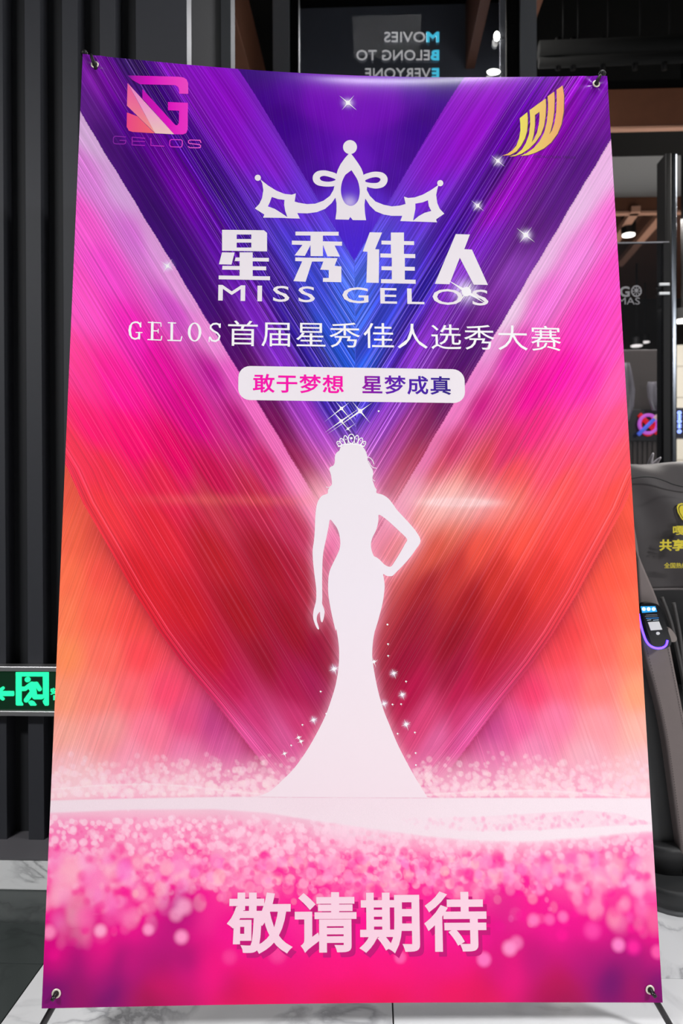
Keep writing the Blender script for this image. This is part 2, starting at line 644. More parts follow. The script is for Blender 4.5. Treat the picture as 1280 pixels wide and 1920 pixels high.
# tiled wall strip far right
tag(box('wall_right', (xx(1262, 7.2), 7.2, 0.0), (6.4, 7.3, zz(648, 7.2)), mat('beige_tile', (176, 172, 160), 0.5)), 'beige tiled wall behind the dark column', kind='structure')
wr = bpy.data.objects['wall_right']
tx0, tz0 = xx(1262, 7.2), 0.0
for i in range(3):
    for j in range(9):
        box('wall_tile', (tx0 + 0.30 * i + 0.003, 7.19, 0.30 * j + 0.003), (tx0 + 0.30 * i + 0.297, 7.2, min(0.30 * j + 0.297, zz(648, 7.2))), mat('beige_tile', (176, 172, 160), 0.5), wr)


# ------------------------------------------------------------------ the print on the banner
AX = 0.9                             # the design's axis of symmetry, cm right of the middle of the sheet
NU, NV = 640, 1060


def ctrl(txt):
    a = np.array([float(t) for t in txt.replace(';', ',').replace('\n', ',').split(',') if t.strip()]).reshape(-1, 5)
    return px2cm(a[:, :2]), s2l(a[:, 2:])


# artwork colours, with the brighter light on the right side in them: x, y, r, g, b
PINK_L = """165,250,225,180,228;230,360,222,168,226;290,455,226,160,222;340,545,232,160,222;395,635,240,145,218;440,710,235,95,198;480,770,240,110,192;520,830,235,110,182;560,900,245,130,187;590,960,240,120,172
160,320,225,130,220;250,440,215,110,210;330,580,212,75,198;400,700,192,20,152;450,790,182,25,122;500,870,195,35,100;560,980,190,45,85
155,420,250,90,207;200,500,242,70,202;150,560,255,70,192;250,620,240,30,182;300,690,225,0,152;150,700,255,40,142;220,720,255,10,152;350,760,215,0,132
170,800,255,20,112;250,820,250,0,112;330,850,222,10,97;140,850,250,55,85;200,880,240,50,75;300,900,225,40,75;400,900,200,25,80;480,930,192,45,75;400,942,195,58,75
200,960,245,60,70;300,1000,225,45,60;400,1040,187,38,48;500,1050,167,33,48;560,1080,172,35,60;280,1090,220,42,52;350,1140,205,38,48;450,1150,168,32,42;550,1180,157,30,45
400,1230,190,32,50;500,1240,152,30,48;600,1230,150,28,60;440,1290,187,30,75;540,1290,170,30,75;600,1300,165,35,85;470,1340,202,55,115;560,1350,202,60,115;480,1390,217,85,150;540,1400,217,90,150"""
PINK_R = """1135,310,240,185,232;1080,385,238,190,232;1010,490,238,187,230;950,590,242,208,236;915,650,240,155,220;885,710,240,132,207;850,770,245,130,200;800,860,236,122,177;765,925,240,150,180
1140,420,250,110,210;1090,470,240,130,215;1020,560,236,112,207;960,660,217,40,170;900,760,202,30,130;850,840,192,50,100;820,880,207,77,95
1140,520,255,80,197;1100,600,255,60,190;1150,640,255,70,182;1050,700,250,20,167;1000,740,235,20,150;1100,720,255,40,170;1160,720,255,85,167;1000,800,235,45,125;1080,800,255,70,140;1150,800,255,80,130
950,840,215,50,105;1050,860,250,75,110;1150,870,255,85,100;950,900,237,80,85;1050,920,255,85,85;1150,930,255,80,75;900,880,215,75,85;850,990,228,110,90
820,1030,215,85,70;900,1020,235,85,70;980,1010,255,85,72;1070,1010,255,75,70;850,1070,190,55,55;930,1080,205,55,50;1020,1080,225,60,55;800,1100,165,40,50;880,1130,165,35,42;960,1150,190,42,45
780,1170,155,35,55;850,1200,150,30,45;920,1210,175,35,45;760,1240,155,30,60;850,1260,155,30,60;900,1270,180,32,60;770,1300,180,30,75;860,1300,185,30,75;790,1350,215,70,120;860,1340,202,55,110;820,1390,225,105,160;870,1380,217,85,150
840,940,245,150,135;800,960,235,140,130;950,955,245,95,80"""
PURP_L = """170,140,137,40,178;165,200,102,40,142;200,160,122,25,168;200,260,72,25,112;230,220,88,15,152;260,320,66,20,112;290,400,60,20,105;340,480,60,20,110;390,570,66,20,112;430,640,76,20,102
300,280,104,10,155;350,360,114,15,168;400,430,90,20,155;440,500,88,25,152;480,570,112,35,172;520,640,112,40,176;550,700,122,45,182;570,770,152,55,182;590,820,167,70,187
245,120,52,30,92;300,190,62,20,122;350,270,72,15,142;400,340,57,20,122;450,430,60,25,140;500,510,70,30,152;530,570,50,30,142;560,640,45,30,146;600,720,50,40,162;620,770,60,40,172
350,150,137,30,192;420,180,142,25,197;440,260,137,25,197;500,300,132,35,202;520,370,112,40,207;570,400,107,50,212;560,450,75,55,202;600,450,80,70,215;590,520,60,70,202;630,520,70,100,225;660,540,75,110,225;660,600,60,100,222;640,660,45,80,202;660,700,40,90,207;650,760,45,50,177
480,720,87,25,92;520,790,112,25,82;560,870,142,35,77;590,900,162,45,82;600,860,190,80,152"""
PURP_R = """1110,180,122,25,172;1125,230,112,30,152;1090,300,87,30,127;1040,370,92,35,132;1000,430,92,35,122;960,520,142,70,182;930,570,122,40,152;890,640,82,30,112;860,680,82,25,107
1050,230,134,10,172;980,310,144,20,177;930,390,144,20,177;900,460,114,35,182;860,520,134,60,192;830,580,114,40,168;780,650,132,50,187;740,740,137,60,192;720,790,152,65,192
960,240,92,15,152;930,320,77,25,132;880,390,82,25,152;850,440,62,25,152;800,540,47,35,162;760,640,52,35,152;715,740,62,40,162
900,170,147,30,197;880,250,152,25,202;830,300,142,30,202;800,370,122,40,207;760,430,92,60,212;720,480,82,80,217;720,560,62,70,207;700,640,52,65,192;672,540,75,110,225;672,600,60,100,222;674,700,40,90,207;680,760,45,50,177
830,760,102,30,97;800,800,142,45,97;770,860,172,60,87;750,890,192,80,102;740,830,167,65,142"""
CORE = """480,145,60,25,122;500,180,70,20,142;540,240,67,20,142;590,330,72,25,152;600,170,122,25,187;660,160,132,30,192;655,220,122,30,192;650,300,112,35,197;600,280,92,25,172;720,200,117,25,187;780,180,92,25,162;830,170,72,25,132;800,220,67,20,132;760,290,72,25,142;730,330,87,30,167;690,380,92,45,207;655,430,82,45,207;660,460,77,45,212;650,380,110,65,215"""
FAN_L = """128,920,237,90,70;170,1000,235,85,70;140,1000,247,105,75;130,1080,255,115,80;190,1080,250,85,75;120,1150,255,125,85;180,1150,255,100,80;240,1160,250,80,75;120,1230,255,140,90;200,1230,255,110,95;260,1230,255,75,85;110,1310,250,150,115;180,1310,250,130,115;250,1300,255,105,115;310,1300,250,75,110;110,1380,243,165,150;200,1370,245,155,155;280,1370,250,120,150;350,1350,230,80,130;400,1360,200,72,140;130,1430,243,175,180;250,1420,245,150,175;350,1420,235,125,170;430,1410,220,98,160"""
FAN_R = """1190,960,255,90,70;1170,1000,240,85,65;1185,1060,255,100,75;1140,1080,255,90,70;1190,1140,255,110,80;1120,1150,255,90,80;1070,1190,245,72,75;1195,1220,255,130,95;1120,1220,255,100,90;1050,1230,250,75,85;1200,1300,255,160,120;1120,1290,255,125,120;1060,1280,255,95,115;1000,1300,245,65,110;1205,1370,250,180,165;1120,1360,252,155,165;1040,1350,250,125,165;970,1360,235,90,150;920,1370,205,78,150;1205,1430,245,190,195;1100,1420,245,175,190;1000,1410,240,140,180;920,1410,230,115,170"""
LOWER = """100,1460,243,190,200;300,1460,243,172,195;440,1460,238,155,188;560,1460,232,130,175;750,1460,235,140,180;850,1460,243,172,198;1000,1460,245,185,202;1200,1460,245,200,208
120,1570,250,150,195;300,1570,252,160,198;500,1570,250,185,210;650,1560,246,205,222;900,1600,250,180,208;1100,1570,252,165,200;1210,1570,250,110,175
120,1620,255,110,175;300,1620,255,105,172;500,1620,255,125,182;700,1620,255,105,175;900,1640,253,85,165;1100,1620,253,80,162;1200,1620,253,80,160
120,1690,252,70,155;250,1680,250,45,148;400,1680,247,30,145;560,1680,250,45,150;800,1690,250,30,147;1000,1680,245,12,142;1200,1680,248,20,145
120,1750,232,0,132;300,1740,242,0,142;500,1745,248,0,145;700,1745,250,0,145;900,1740,246,0,142;1100,1740,240,0,140;1220,1740,240,10,140
120,1800,207,0,122;250,1800,225,0,130;400,1820,245,0,130;640,1820,252,0,130;850,1810,240,0,130;1000,1800,190,0,118;1100,1800,118,0,105;1200,1800,140,0,112
95,1860,112,0,112;150,1860,165,0,95;300,1860,215,0,90;500,1860,240,0,95;700,1860,248,0,105;900,1860,225,0,90;1050,1860,118,0,72;1150,1840,92,0,104;1230,1850,118,0,100;640,1877,235,0,82"""

# outline of the woman (hair, arms, gown), from zooms of the photograph
H8 = lambda L: [(560 + x / 5.3333, 750 + y / 5.3333) for x, y in L]
BD = lambda L: [(560 + x / 4.923, 900 + y / 4.923) for x, y in L]
DR = lambda L: [(480 + x / 3.5556, 1180 + y / 3.5556) for x, y in L]
WOMAN = (H8([(420, 470), (470, 450), (525, 440), (590, 445), (640, 470), (670, 515), (685, 565), (690, 610), (715, 660), (740, 705), (742, 750),
             (733, 790), (745, 825), (760, 870), (777, 895), (777, 930)])
         + BD([(770, 135), (825, 170), (870, 225), (905, 275), (960, 335), (1020, 400), (1075, 465), (1110, 520), (1122, 555), (1115, 590), (1080, 640),
               (1030, 710), (960, 790), (900, 850), (870, 880), (850, 888), (810, 885), (778, 868), (785, 910), (792, 980), (785, 1060),
               (770, 1150), (750, 1230), (725, 1320), (700, 1400)])
         + DR([(793, 0), (780, 70), (774, 140), (775, 200), (790, 300), (815, 420), (850, 540), (890, 640), (940, 760), (990, 860), (1050, 970),
               (1110, 1070), (1137, 1117), (1090, 1122), (80, 1116), (40, 1105), (100, 1075), (180, 1000), (250, 930), (330, 820), (400, 700), (460, 580),
               (500, 470), (530, 370), (547, 270), (553, 180), (550, 100), (535, 0)])
         + BD([(340, 1390), (315, 1290), (290, 1170), (272, 1050), (272, 920), (285, 840), (315, 770), (350, 700), (375, 640),
               (383, 580), (375, 510), (355, 450), (325, 405), (288, 365), (275, 430), (255, 530), (235, 620), (222, 700), (217, 800),
               (215, 950), (217, 1080), (215, 1140), (230, 1180), (238, 1215), (232, 1265), (222, 1300), (215, 1314), (203, 1300), (197, 1260),
               (195, 1220), (185, 1225), (170, 1250), (165, 1290), (175, 1330), (187, 1370), (180, 1380), (165, 1365), (145, 1320), (132, 1270),
               (135, 1210), (148, 1160), (160, 1100), (160, 1000), (145, 880), (130, 740), (128, 640), (140, 560), (148, 450), (152, 340),
               (162, 250), (180, 190), (215, 145), (265, 125)])
         + H8([(290, 905), (300, 885), (330, 845), (325, 770), (315, 730), (305, 690), (315, 670), (345, 655), (360, 620), (360, 570), (375, 530), (405, 505)]))
WOMAN_GAP = BD([(738, 320), (790, 350), (850, 400), (930, 475), (998, 545), (980, 590), (930, 680), (880, 760), (855, 795), (830, 800), (790, 780),
                (745, 735), (715, 713), (692, 700), (672, 650), (665, 590), (680, 530), (710, 470), (728, 410), (735, 360)])


def inside(poly, X, T):
    """even-odd test of grid points against an outline"""
    res = np.zeros(X.shape, bool)
    P = np.asarray(poly)
    x0, y0, x1, y1 = P[:, 0].min(), P[:, 1].min(), P[:, 0].max(), P[:, 1].max()
    m = (X >= x0) & (X <= x1) & (T >= y0) & (T <= y1)
    xs, ts = X[m], T[m]
    r = np.zeros(xs.shape, bool)
    Q = np.roll(P, -1, 0)
    for (ax, ay), (bx, by) in zip(P, Q):
        if ay == by:
            continue
        c = ((ay > ts) != (by > ts)) & (xs < (bx - ax) * (ts - ay) / (by - ay) + ax)
        r ^= c
    res[m] = r
    return res


def boxblur(a, k):
    for ax in (0, 1):
        p = np.pad(a, [(k + 1, k) if i == ax else (0, 0) for i in range(2)], mode='edge')
        c = np.cumsum(p, ax)
        n = a.shape[ax]
        a = (np.take(c, range(2 * k + 1, 2 * k + 1 + n), ax) - np.take(c, range(0, n), ax)) / (2 * k + 1)
    return a


def idw(cm, rgb, X, T, along=1.0, power=2.0, eps=6.0):
    """blend of the sampled colours; 'along' < 1 stretches the blend in the direction of the light rays"""
    a0 = np.abs(X - AX)
    A, B = (a0 + 0.6 * T) / 1.166, (T - 0.6 * a0) / 1.166 * along
    num = np.zeros(X.shape + (3,), np.float32)
    den = np.zeros(X.shape, np.float32)
    for (cx, ct), c in zip(cm, rgb):
        ca = abs(cx - AX)
        da, db = (ca + 0.6 * ct) / 1.166, (ct - 0.6 * ca) / 1.166 * along
        w = 1.0 / ((A - da) ** 2 + (B - db) ** 2 + eps) ** power
        num += w[..., None] * c.astype(np.float32)
        den += w
    return num / den[..., None]


def build_print():
    rng = np.random.RandomState(11)
    u = np.linspace(0, 1, NU)
    v = np.linspace(0, 1, NV)
    Ug, Vg = np.meshgrid(u, v)
    X, T = (Ug - 0.5) * 120, Vg * 200
    aX = np.abs(X - AX)
    left = X < AX
    rgb = np.zeros((NV, NU, 3), np.float32)
    cP = aX + 0.6 * T
    wob = 0.05 * np.sin(T * 0.35) + 0.05 * np.sin(T * 0.83 + 1)
    f_pink = cP - (69.0 + wob)
    f_core = aX + 0.555 * T - 26.3
    curve = np.interp(T, [60, 95, 102, 112, 120, 128.5, 134.5, 143, 152, 160, 170], [82, 60.3, 57.0, 51.0, 46.3, 40.7, 36.2, 28.9, 21.6, 15.0, 6.0])
    f_fan = aX - curve
    mF = f_fan > 0
    mP = (f_pink > 0) & ~mF
    mC = (f_core < 0)
    mQ = ~(mF | mP | mC)
    for mask, (tl, tr), al in ((mP, (PINK_L, PINK_R), 0.40), (mQ, (PURP_L, PURP_R), 0.30), (mC, (CORE, CORE), 1.0), (mF, (FAN_L, FAN_R), 0.9)):
        for side, tx in ((left, tl), (~left, tr)):
            m = mask & side
            cm, cc = ctrl(tx)
            rgb[m] = idw(cm, cc, X[m], T[m], al, 2.0, 3.0 if al < 0.5 else 9.0)
    # streak direction, place along the streak and strength
    st = np.zeros((NV, NU, 3), np.float32)
    st[..., 0] = cP + np.where(left, 0, 300)
    st[..., 1] = T - 0.6 * aX
    amp = np.zeros((NV, NU), np.float32)
    bandw = np.zeros((NV, NU), np.float32)
    bandw[mP] = 0.10
    bandw[mQ] = 0.7
    bandw[mF] = 0.04
    amp[mP] = 0.46 * np.clip(1.25 - (T[mP] - 60) / 110, 0.55, 1) * np.clip(0.30 + f_pink[mP] / 10, 0, 1) * np.clip(1.2 - f_pink[mP] / 75, 0.35, 1)
    band = np.exp(-((cP - 50) / 9.0) ** 2)
    amp[mQ] = 0.28 + 0.85 * band[mQ]
    blue = np.exp(-((aX / 12.0) ** 2 + ((T - 60) / 18.0) ** 2))
    amp = np.where(mQ, np.maximum(amp, 0.25 + 0.75 * blue), amp)
    amp[mC] = 0.10
    st[..., 0] = np.where(mF, aX - 0.31 * T + np.where(left, 500, 700), st[..., 0])
    st[..., 1] = np.where(mF, T, st[..., 1])
    amp[mF] = 0.17
    st[..., 0] = np.where(mC, aX + 0.16 * T + 900, st[..., 0])
    # a few hard lines that run along the fan's rim
    rim = mP & (f_fan > -7)
    amp[rim] = np.maximum(amp[rim], 0.9 * np.exp(f_fan[rim] / 5.0))
    st[..., 0] = np.where(rim, aX - curve + 1200, st[..., 0])

    def mixin(mask_w, c):
        nonlocal rgb
        rgb = rgb * (1 - mask_w[..., None]) + s2l(c).astype(np.float32) * mask_w[..., None]

    # the fan darkens where it tucks under the red band
    mixin(np.where(mF, 0.62 * np.exp(-np.maximum(f_fan, 0) / 2.6), 0) * np.clip((T - 100) / 12, 0.25, 1), (150, 22, 52))
    # warm flare at shoulder height
    fx, ft = px2cm([(862, 942)])[0]
    core = np.exp(-((X - fx) / 8.5) ** 4 - ((T - ft) / 0.9) ** 2) * 0.55 + np.exp(-((X - fx + 1) / 11) ** 2 - ((T - ft) / 4.5) ** 2) * 0.62
    mixin(np.clip(core, 0, 0.9), (252, 205, 205))
    lx, lt = px2cm([(450, 938)])[0]
    mixin(0.28 * np.exp(-((X - lx) / 20) ** 4 - ((T - lt) / 1.2) ** 2), (235, 110, 100))
    sx, stt = px2cm([(612, 930)])[0]
    mixin(0.75 * np.exp(-((X - sx) ** 2 + (T - stt) ** 2) / 22.0), (250, 180, 185))
    gx, gt = px2cm([(665, 885)])[0]
    mixin(0.40 * np.exp(-((X - gx) / 7.5) ** 2 - ((T - gt) / 9) ** 2), (225, 130, 200))
    # glow along the woman's outline
    wm = inside(px2cm(smooth_loop(WOMAN, 3)), X, T) & ~inside(px2cm(WOMAN_GAP), X, T)
    g1 = boxblur(boxblur(wm.astype(np.float32), 5), 5)
    g2 = boxblur(boxblur(g1, 14), 10)
    glow = np.clip(g1 * 1.0 + g2 * 0.35, 0, 1)
    mixin(np.clip(glow * np.clip((T - 86) / 10, 0.35, 1) * 0.6, 0, 1), (252, 178, 205))
    # ---- lower part: lit floor with bokeh
    cm, cc = ctrl(LOWER)
    low = idw(cm, cc, X, T, 1.0, 2.4, 18.0)
    tmist = px2cm([(640, 1400), (640, 1475)])[:, 1]
    w = np.clip((T - tmist[0]) / (tmist[1] - tmist[0]), 0, 1)
    w = w * w * (3 - 2 * w)
    rgb = rgb * (1 - w[..., None]) + low * w[..., None]
    amp *= (1 - np.clip((T - tmist[0]) / 6.5, 0, 1))
    cw, ch = 120.0 / (NU - 1), 200.0 / (NV - 1)

    def disc(x, t, r, soft, c, a, squash=1.0):
        R = r * (1 + soft) + 0.3
        i0, i1 = int((x - R + 60) / cw), int((x + R + 60) / cw) + 2
        j0, j1 = int((t - R) / ch), int((t + R) / ch) + 2
        i0, j0, i1, j1 = max(i0, 0), max(j0, 0), min(i1, NU), min(j1, NV)
        if i1 <= i0 or j1 <= j0:
            return
        d = np.hypot(X[j0:j1, i0:i1] - x, (T[j0:j1, i0:i1] - t) / squash) / r
        k = np.clip((1 + soft - d) / (2 * soft), 0, 1)
        k = (k * k * (3 - 2 * k) * a)[..., None]
        rgb[j0:j1, i0:i1] = rgb[j0:j1, i0:i1] * (1 - k) + s2l(c).astype(np.float32) * k

    # upper spray, above the white ribbon
    tA, tB = px2cm([(640, 1405), (640, 1492)])[:, 1]
    for _ in range(1500):
        k = rng.beta(2.6, 1.1)
        t = tA + (tB - tA) * k
        x = rng.uniform(-60, 60)
        disc(x, t, rng.uniform(0.22, 0.70), 0.20, (249, 206 + rng.randint(0, 14), 222), rng.uniform(0.25, 0.8) * (0.35 + 0.65 * k))
    # pebbled sparkle under the ribbon
    tC, tD = px2cm([(640, 1535), (640, 1668)])[:, 1]
    for _ in range(1900):
        k = rng.beta(1.0, 1.35)
        x = rng.uniform(-61, 61)
        t = tC + (tD - tC) * k + rng.normal(0, 0.5)
        r = rng.uniform(0.28, 0.62) + 1.1 * k * rng.rand() ** 2.5
        soft = 0.16 + 0.7 * max(0.0, abs(x) / 60 - 0.35) * k
        if rng.rand() < 0.62:
            disc(x, t, r, soft, (255, 208 - 25 * k, 226 - 12 * k), rng.uniform(0.35, 0.9) * (1 - 0.35 * k))
        else:
            disc(x, t, r * 0.9, 0.35, (252, 70, 158), rng.uniform(0.25, 0.65) * (0.45 + 0.55 * k))
    # large blurred blobs fading into the magenta
    tE, tF = px2cm([(640, 1610), (640, 1790)])[:, 1]
    for _ in range(520):
        k = rng.beta(1.0, 2.2)
        x = rng.uniform(-61, 61)
        edge = (abs(x) / 60) ** 2
        t = tE + (tF - tE) * k * (0.55 + 0.55 * edge)
        soft = 0.14 + 0.6 * edge
        disc(x, t, rng.uniform(0.4, 1.15 + 1.0 * edge), soft, (255, 125 + 60 * rng.rand(), 188 + 22 * rng.rand()), rng.uniform(0.3, 0.8) * (1 - 0.75 * k), rng.uniform(0.9, 1.2 + 0.5 * edge))
        if rng.rand() < 0.55:
            disc(x + rng.normal(0, 2), t + rng.normal(0, 1.5), rng.uniform(0.5, 1.2), 0.4 + 0.3 * edge, (250, 20, 148), rng.uniform(0.25, 0.7))
    for _ in range(90):
        x = rng.uniform(-60, 60)
        if abs(x) < 22 or x > 38:
            continue
        t = rng.uniform(182, 197)
        disc(x, t, rng.uniform(1.5, 3.5), 0.9, [(255, 0, 140), (120, 0, 100), (235, 0, 135)][rng.randint(3)], rng.uniform(0.08, 0.30), 1.3)
    for px, py, r, s, c, a in ((188, 1745, 10, .6, (255, 165, 205), .95), (278, 1743, 9, .6, (255, 150, 200), .95), (340, 1757, 11, .6, (255, 150, 200), .95), (92, 1748, 11, .6, (255, 140, 190), .9),
                               (345, 1700, 13, .6, (255, 170, 208), .7), (330, 1715, 11, .6, (255, 170, 208), .6), (240, 1718, 15, .7, (255, 120, 185), .5), (160, 1718, 16, .7, (255, 110, 180), .6),
                               (955, 1778, 12, .6, (255, 150, 205), .9), (968, 1768, 11, .6, (255, 140, 200), .6), (907, 1799, 12, .5, (255, 120, 195), .9), (1159, 1772, 11, .6, (255, 130, 200), .95),
                               (1187, 1776, 12, .7, (255, 40, 160), .8), (1232, 1785, 11, .6, (255, 90, 170), .9), (750, 1795, 10, .5, (255, 110, 185), .7), (1000, 1725, 10, .6, (255, 130, 195), .8),
                               (1055, 1719, 9, .6, (255, 120, 190), .8), (1030, 1724, 9, .6, (255, 110, 185), .7), (1110, 1745, 14, .7, (255, 80, 175), .7), (1195, 1665, 13, .6, (255, 170, 205), .8),
                               (430, 1795, 12, .7, (255, 80, 165), .5), (520, 1790, 14, .7, (255, 90, 170), .5), (650, 1715, 10, .5, (255, 150, 200), .5)):
        x, t = px2cm([(px, py)])[0]
        disc(x, t, r * 0.108, s, c, a)
    # ---- white ribbon on the floor
    def interp_px(pts, X):
        c = px2cm(pts)
        return np.interp(X, c[:, 0], c[:, 1])

    top = interp_px([(98, 1499), (200, 1496), (420, 1492), (500, 1492), (640, 1493), (800, 1494), (1226, 1495)], X)
    bot = interp_px([(96, 1530), (250, 1524), (400, 1523), (500, 1530), (600, 1546), (700, 1560), (800, 1574), (900, 1582), (1000, 1583), (1100, 1575), (1180, 1567), (1230, 1562)], X)
    rib = np.clip((T - top) / 0.35, 0, 1) * np.clip((bot - T) / 0.8, 0, 1)
    softr = np.clip((bot + 2.5 - T) / 3.5, 0, 1) * np.clip((T - top) / 0.35, 0, 1) * 0.55
    mixin(np.maximum(rib * 0.96, softr), (241, 222, 230))
    mixin(0.6 * rib * np.clip(X / 40, 0, 1), (247, 232, 238))
    # pink window left inside the ribbon at the right
    e1 = interp_px([(700, 1533), (800, 1532), (900, 1530), (1000, 1524), (1100, 1518), (1160, 1524), (1230, 1545)], X)
    e2 = interp_px([(700, 1545), (800, 1556), (900, 1560), (1000, 1558), (1100, 1553), (1160, 1549), (1230, 1546)], X)
    win = np.clip((T - e1) / 0.25, 0, 1) * np.clip((e2 - T) / 0.25, 0, 1) * np.clip((X - 12) / 25, 0, 1)
    mixin(0.5 * win, (247, 200, 218))
    for _ in range(260):
        x = rng.uniform(8, 60)
        i = np.argmin(np.abs(u - (x / 120 + 0.5)))
        a, b = e1[0, i], e2[0, i]
        if b - a > 0.6:
            disc(x, rng.uniform(a + 0.3, b - 0.3), rng.uniform(0.2, 0.5), 0.4, [(250, 222, 232), (246, 165, 200)][rng.randint(2)], rng.uniform(0.2, 0.6) * min(1, (x - 5) / 25))
    # thin arcs over the ribbon at the left and right
    for pts in ([(98, 1480), (180, 1473), (280, 1470), (350, 1474), (420, 1482), (500, 1490)], [(790, 1491), (900, 1484), (1000, 1482), (1100, 1487), (1180, 1494)]):
        c = interp_px(pts, X)
        cc2 = px2cm(pts)
        lim = (X > cc2[0, 0]) & (X < cc2[-1, 0])
        mixin(np.where(lim, 0.55 * np.exp(-((T - c) / 0.16) ** 2) + 0.20 * np.clip((T - c) / 0.3, 0, 1) * np.clip((top - T) / 0.2, 0, 1), 0), (250, 232, 236))
    amp *= (1 - rib)
    # soft light round the printed sparkles
    for px, py, r, a in SPARKLES_GLOW:
        x, t = px2cm([(px, py)])[0]
        d2 = ((X - x) ** 2 + (T - t) ** 2) / (r * 0.108) ** 2
        mixin(a * np.exp(-d2), (240, 225, 255))
    st[..., 2] = amp
    rgb = np.maximum(rgb - 0.006, 0)
    return Ug, Vg, np.clip(rgb, 0, 1), st, bandw


SPARKLES_GLOW = [(652, 193, 9, .9), (933, 302, 8, .9), (895, 386, 7, .9), (985, 441, 10, .95), (314, 499, 8, .95), (874, 547, 20, .9), (655, 380, 14, .55), (626, 1254, 6, .7), (737, 1263, 5, .7), (754, 1303, 5, .7), (720, 1319, 5, .7), (761, 1358, 5, .7), (588, 1350, 5, .7)]

ALB = 0.93                                 # albedo of the brightest print

UG, VG, PRINT, STREAK, BANDW = build_print()
pts = sheet(UG, VG).reshape(-1, 3)
idx = np.arange(NU * NV).reshape(NV, NU)
quads = np.stack([idx[:-1, :-1], idx[1:, :-1], idx[1:, 1:], idx[:-1, 1:]], -1).reshape(-1, 4)
me = bpy.data.meshes.new('event_banner')
me.vertices.add(len(pts))
me.vertices.foreach_set('co', pts.astype(np.float32).ravel())
me.loops.add(quads.size)
me.loops.foreach_set('vertex_index', quads.astype(np.int32).ravel())
me.polygons.add(len(quads))
me.polygons.foreach_set('loop_start', np.arange(0, quads.size, 4, dtype=np.int32))
me.update(calc_edges=True)
me.validate()
ca = me.color_attributes.new('print', 'FLOAT_COLOR', 'POINT')
ca.data.foreach_set('color', np.concatenate([PRINT.reshape(-1, 3) * ALB, BANDW.reshape(-1, 1)], 1).astype(np.float32).ravel())
at_s = me.attributes.new('streak', 'FLOAT_VECTOR', 'POINT')
at_s.data.foreach_set('vector', STREAK.astype(np.float32).ravel())
me.shade_smooth()


def print_material():
    m = bpy.data.materials.new('printed_vinyl')
    m.use_nodes = True
    nt = m.node_tree
    N, L = nt.nodes, nt.links
    b = N['Principled BSDF']
    b.inputs['Roughness'].default_value = 0.27
    b.inputs['Specular IOR Level'].default_value = 0.16
    a = N.new('ShaderNodeAttribute'); a.attribute_name = 'print'
    s = N.new('ShaderNodeAttribute'); s.attribute_name = 'streak'
    sep = N.new('ShaderNodeSeparateXYZ'); L.new(s.outputs['Vector'], sep.inputs[0])

    def math_(op, x, y=None, z=None):
        n = N.new('ShaderNodeMath'); n.operation = op
        for i, q in enumerate((x, y, z)):
            if q is None:
                continue
            if isinstance(q, (int, float)):
                n.inputs[i].default_value = q
            else:
                L.new(q, n.inputs[i])
        return n.outputs[0]

    def noise(sc, sl, det, rough):
        cx = N.new('ShaderNodeCombineXYZ')
        L.new(math_('MULTIPLY', sep.outputs[0], sc), cx.inputs[0])
        L.new(math_('MULTIPLY', sep.outputs[1], sl), cx.inputs[1])
        n = N.new('ShaderNodeTexNoise'); n.noise_dimensions = '2D'
        n.inputs['Scale'].default_value = 1.0
        n.inputs['Detail'].default_value = det
        n.inputs['Roughness'].default_value = rough
        L.new(cx.outputs[0], n.inputs['Vector'])
        return n.outputs['Fac']

    n1 = noise(2.3, 0.010, 3.0, 0.72)
    n2 = noise(0.42, 0.004, 1.0, 0.5)
    # thin bright hairlines
    n3 = noise(4.2, 0.006, 0.0, 0.5)
    hair = math_('POWER', math_('MAXIMUM', math_('MULTIPLY_ADD', n3, 2.6, -1.35), 0.0), 2.0)
    mm = math_('MULTIPLY_ADD', math_('SUBTRACT', n1, 0.5), 4.2, math_('MULTIPLY', math_('MULTIPLY', math_('SUBTRACT', n2, 0.5), 4.0), a.outputs['Alpha']))
    mm = math_('ADD', mm, math_('MULTIPLY', hair, 1.4))
    fac = math_('POWER', 2.0, math_('MULTIPLY', mm, sep.outputs[2]))
    mx = N.new('ShaderNodeMix'); mx.data_type = 'RGBA'; mx.blend_type = 'MULTIPLY'; mx.inputs['Factor'].default_value = 1.0
    L.new(a.outputs['Color'], mx.inputs['A'])
    L.new(fac, mx.inputs['B'])
    # bright streaks also lift towards a paler tint
    lift = N.new('ShaderNodeMix'); lift.data_type = 'RGBA'; lift.blend_type = 'SCREEN'
    L.new(math_('MULTIPLY', math_('MULTIPLY', hair, sep.outputs[2]), 0.22), lift.inputs['Factor'])
    L.new(mx.outputs['Result'], lift.inputs['A'])
    lift.inputs['B'].default_value = (0.9, 0.55, 0.9, 1)
    # weave of the vinyl
    tc = N.new('ShaderNodeTexCoord')
    gr = N.new('ShaderNodeTexNoise'); gr.inputs['Scale'].default_value = 900; gr.inputs['Detail'].default_value = 1
    L.new(tc.outputs['Object'], gr.inputs['Vector'])
    gm = N.new('ShaderNodeMix'); gm.data_type = 'RGBA'; gm.blend_type = 'MULTIPLY'; gm.inputs['Factor'].default_value = 1.0
    L.new(lift.outputs['Result'], gm.inputs['A'])
    L.new(math_('MULTIPLY_ADD', gr.outputs['Fac'], 0.16, 0.92), gm.inputs['B'])
    L.new(gm.outputs['Result'], b.inputs['Base Color'])
    bp = N.new('ShaderNodeBump'); bp.inputs['Strength'].default_value = 0.06; bp.inputs['Distance'].default_value = 0.0004
    L.new(gr.outputs['Fac'], bp.inputs['Height'])
    L.new(bp.outputs['Normal'], b.inputs['Normal'])
    return m


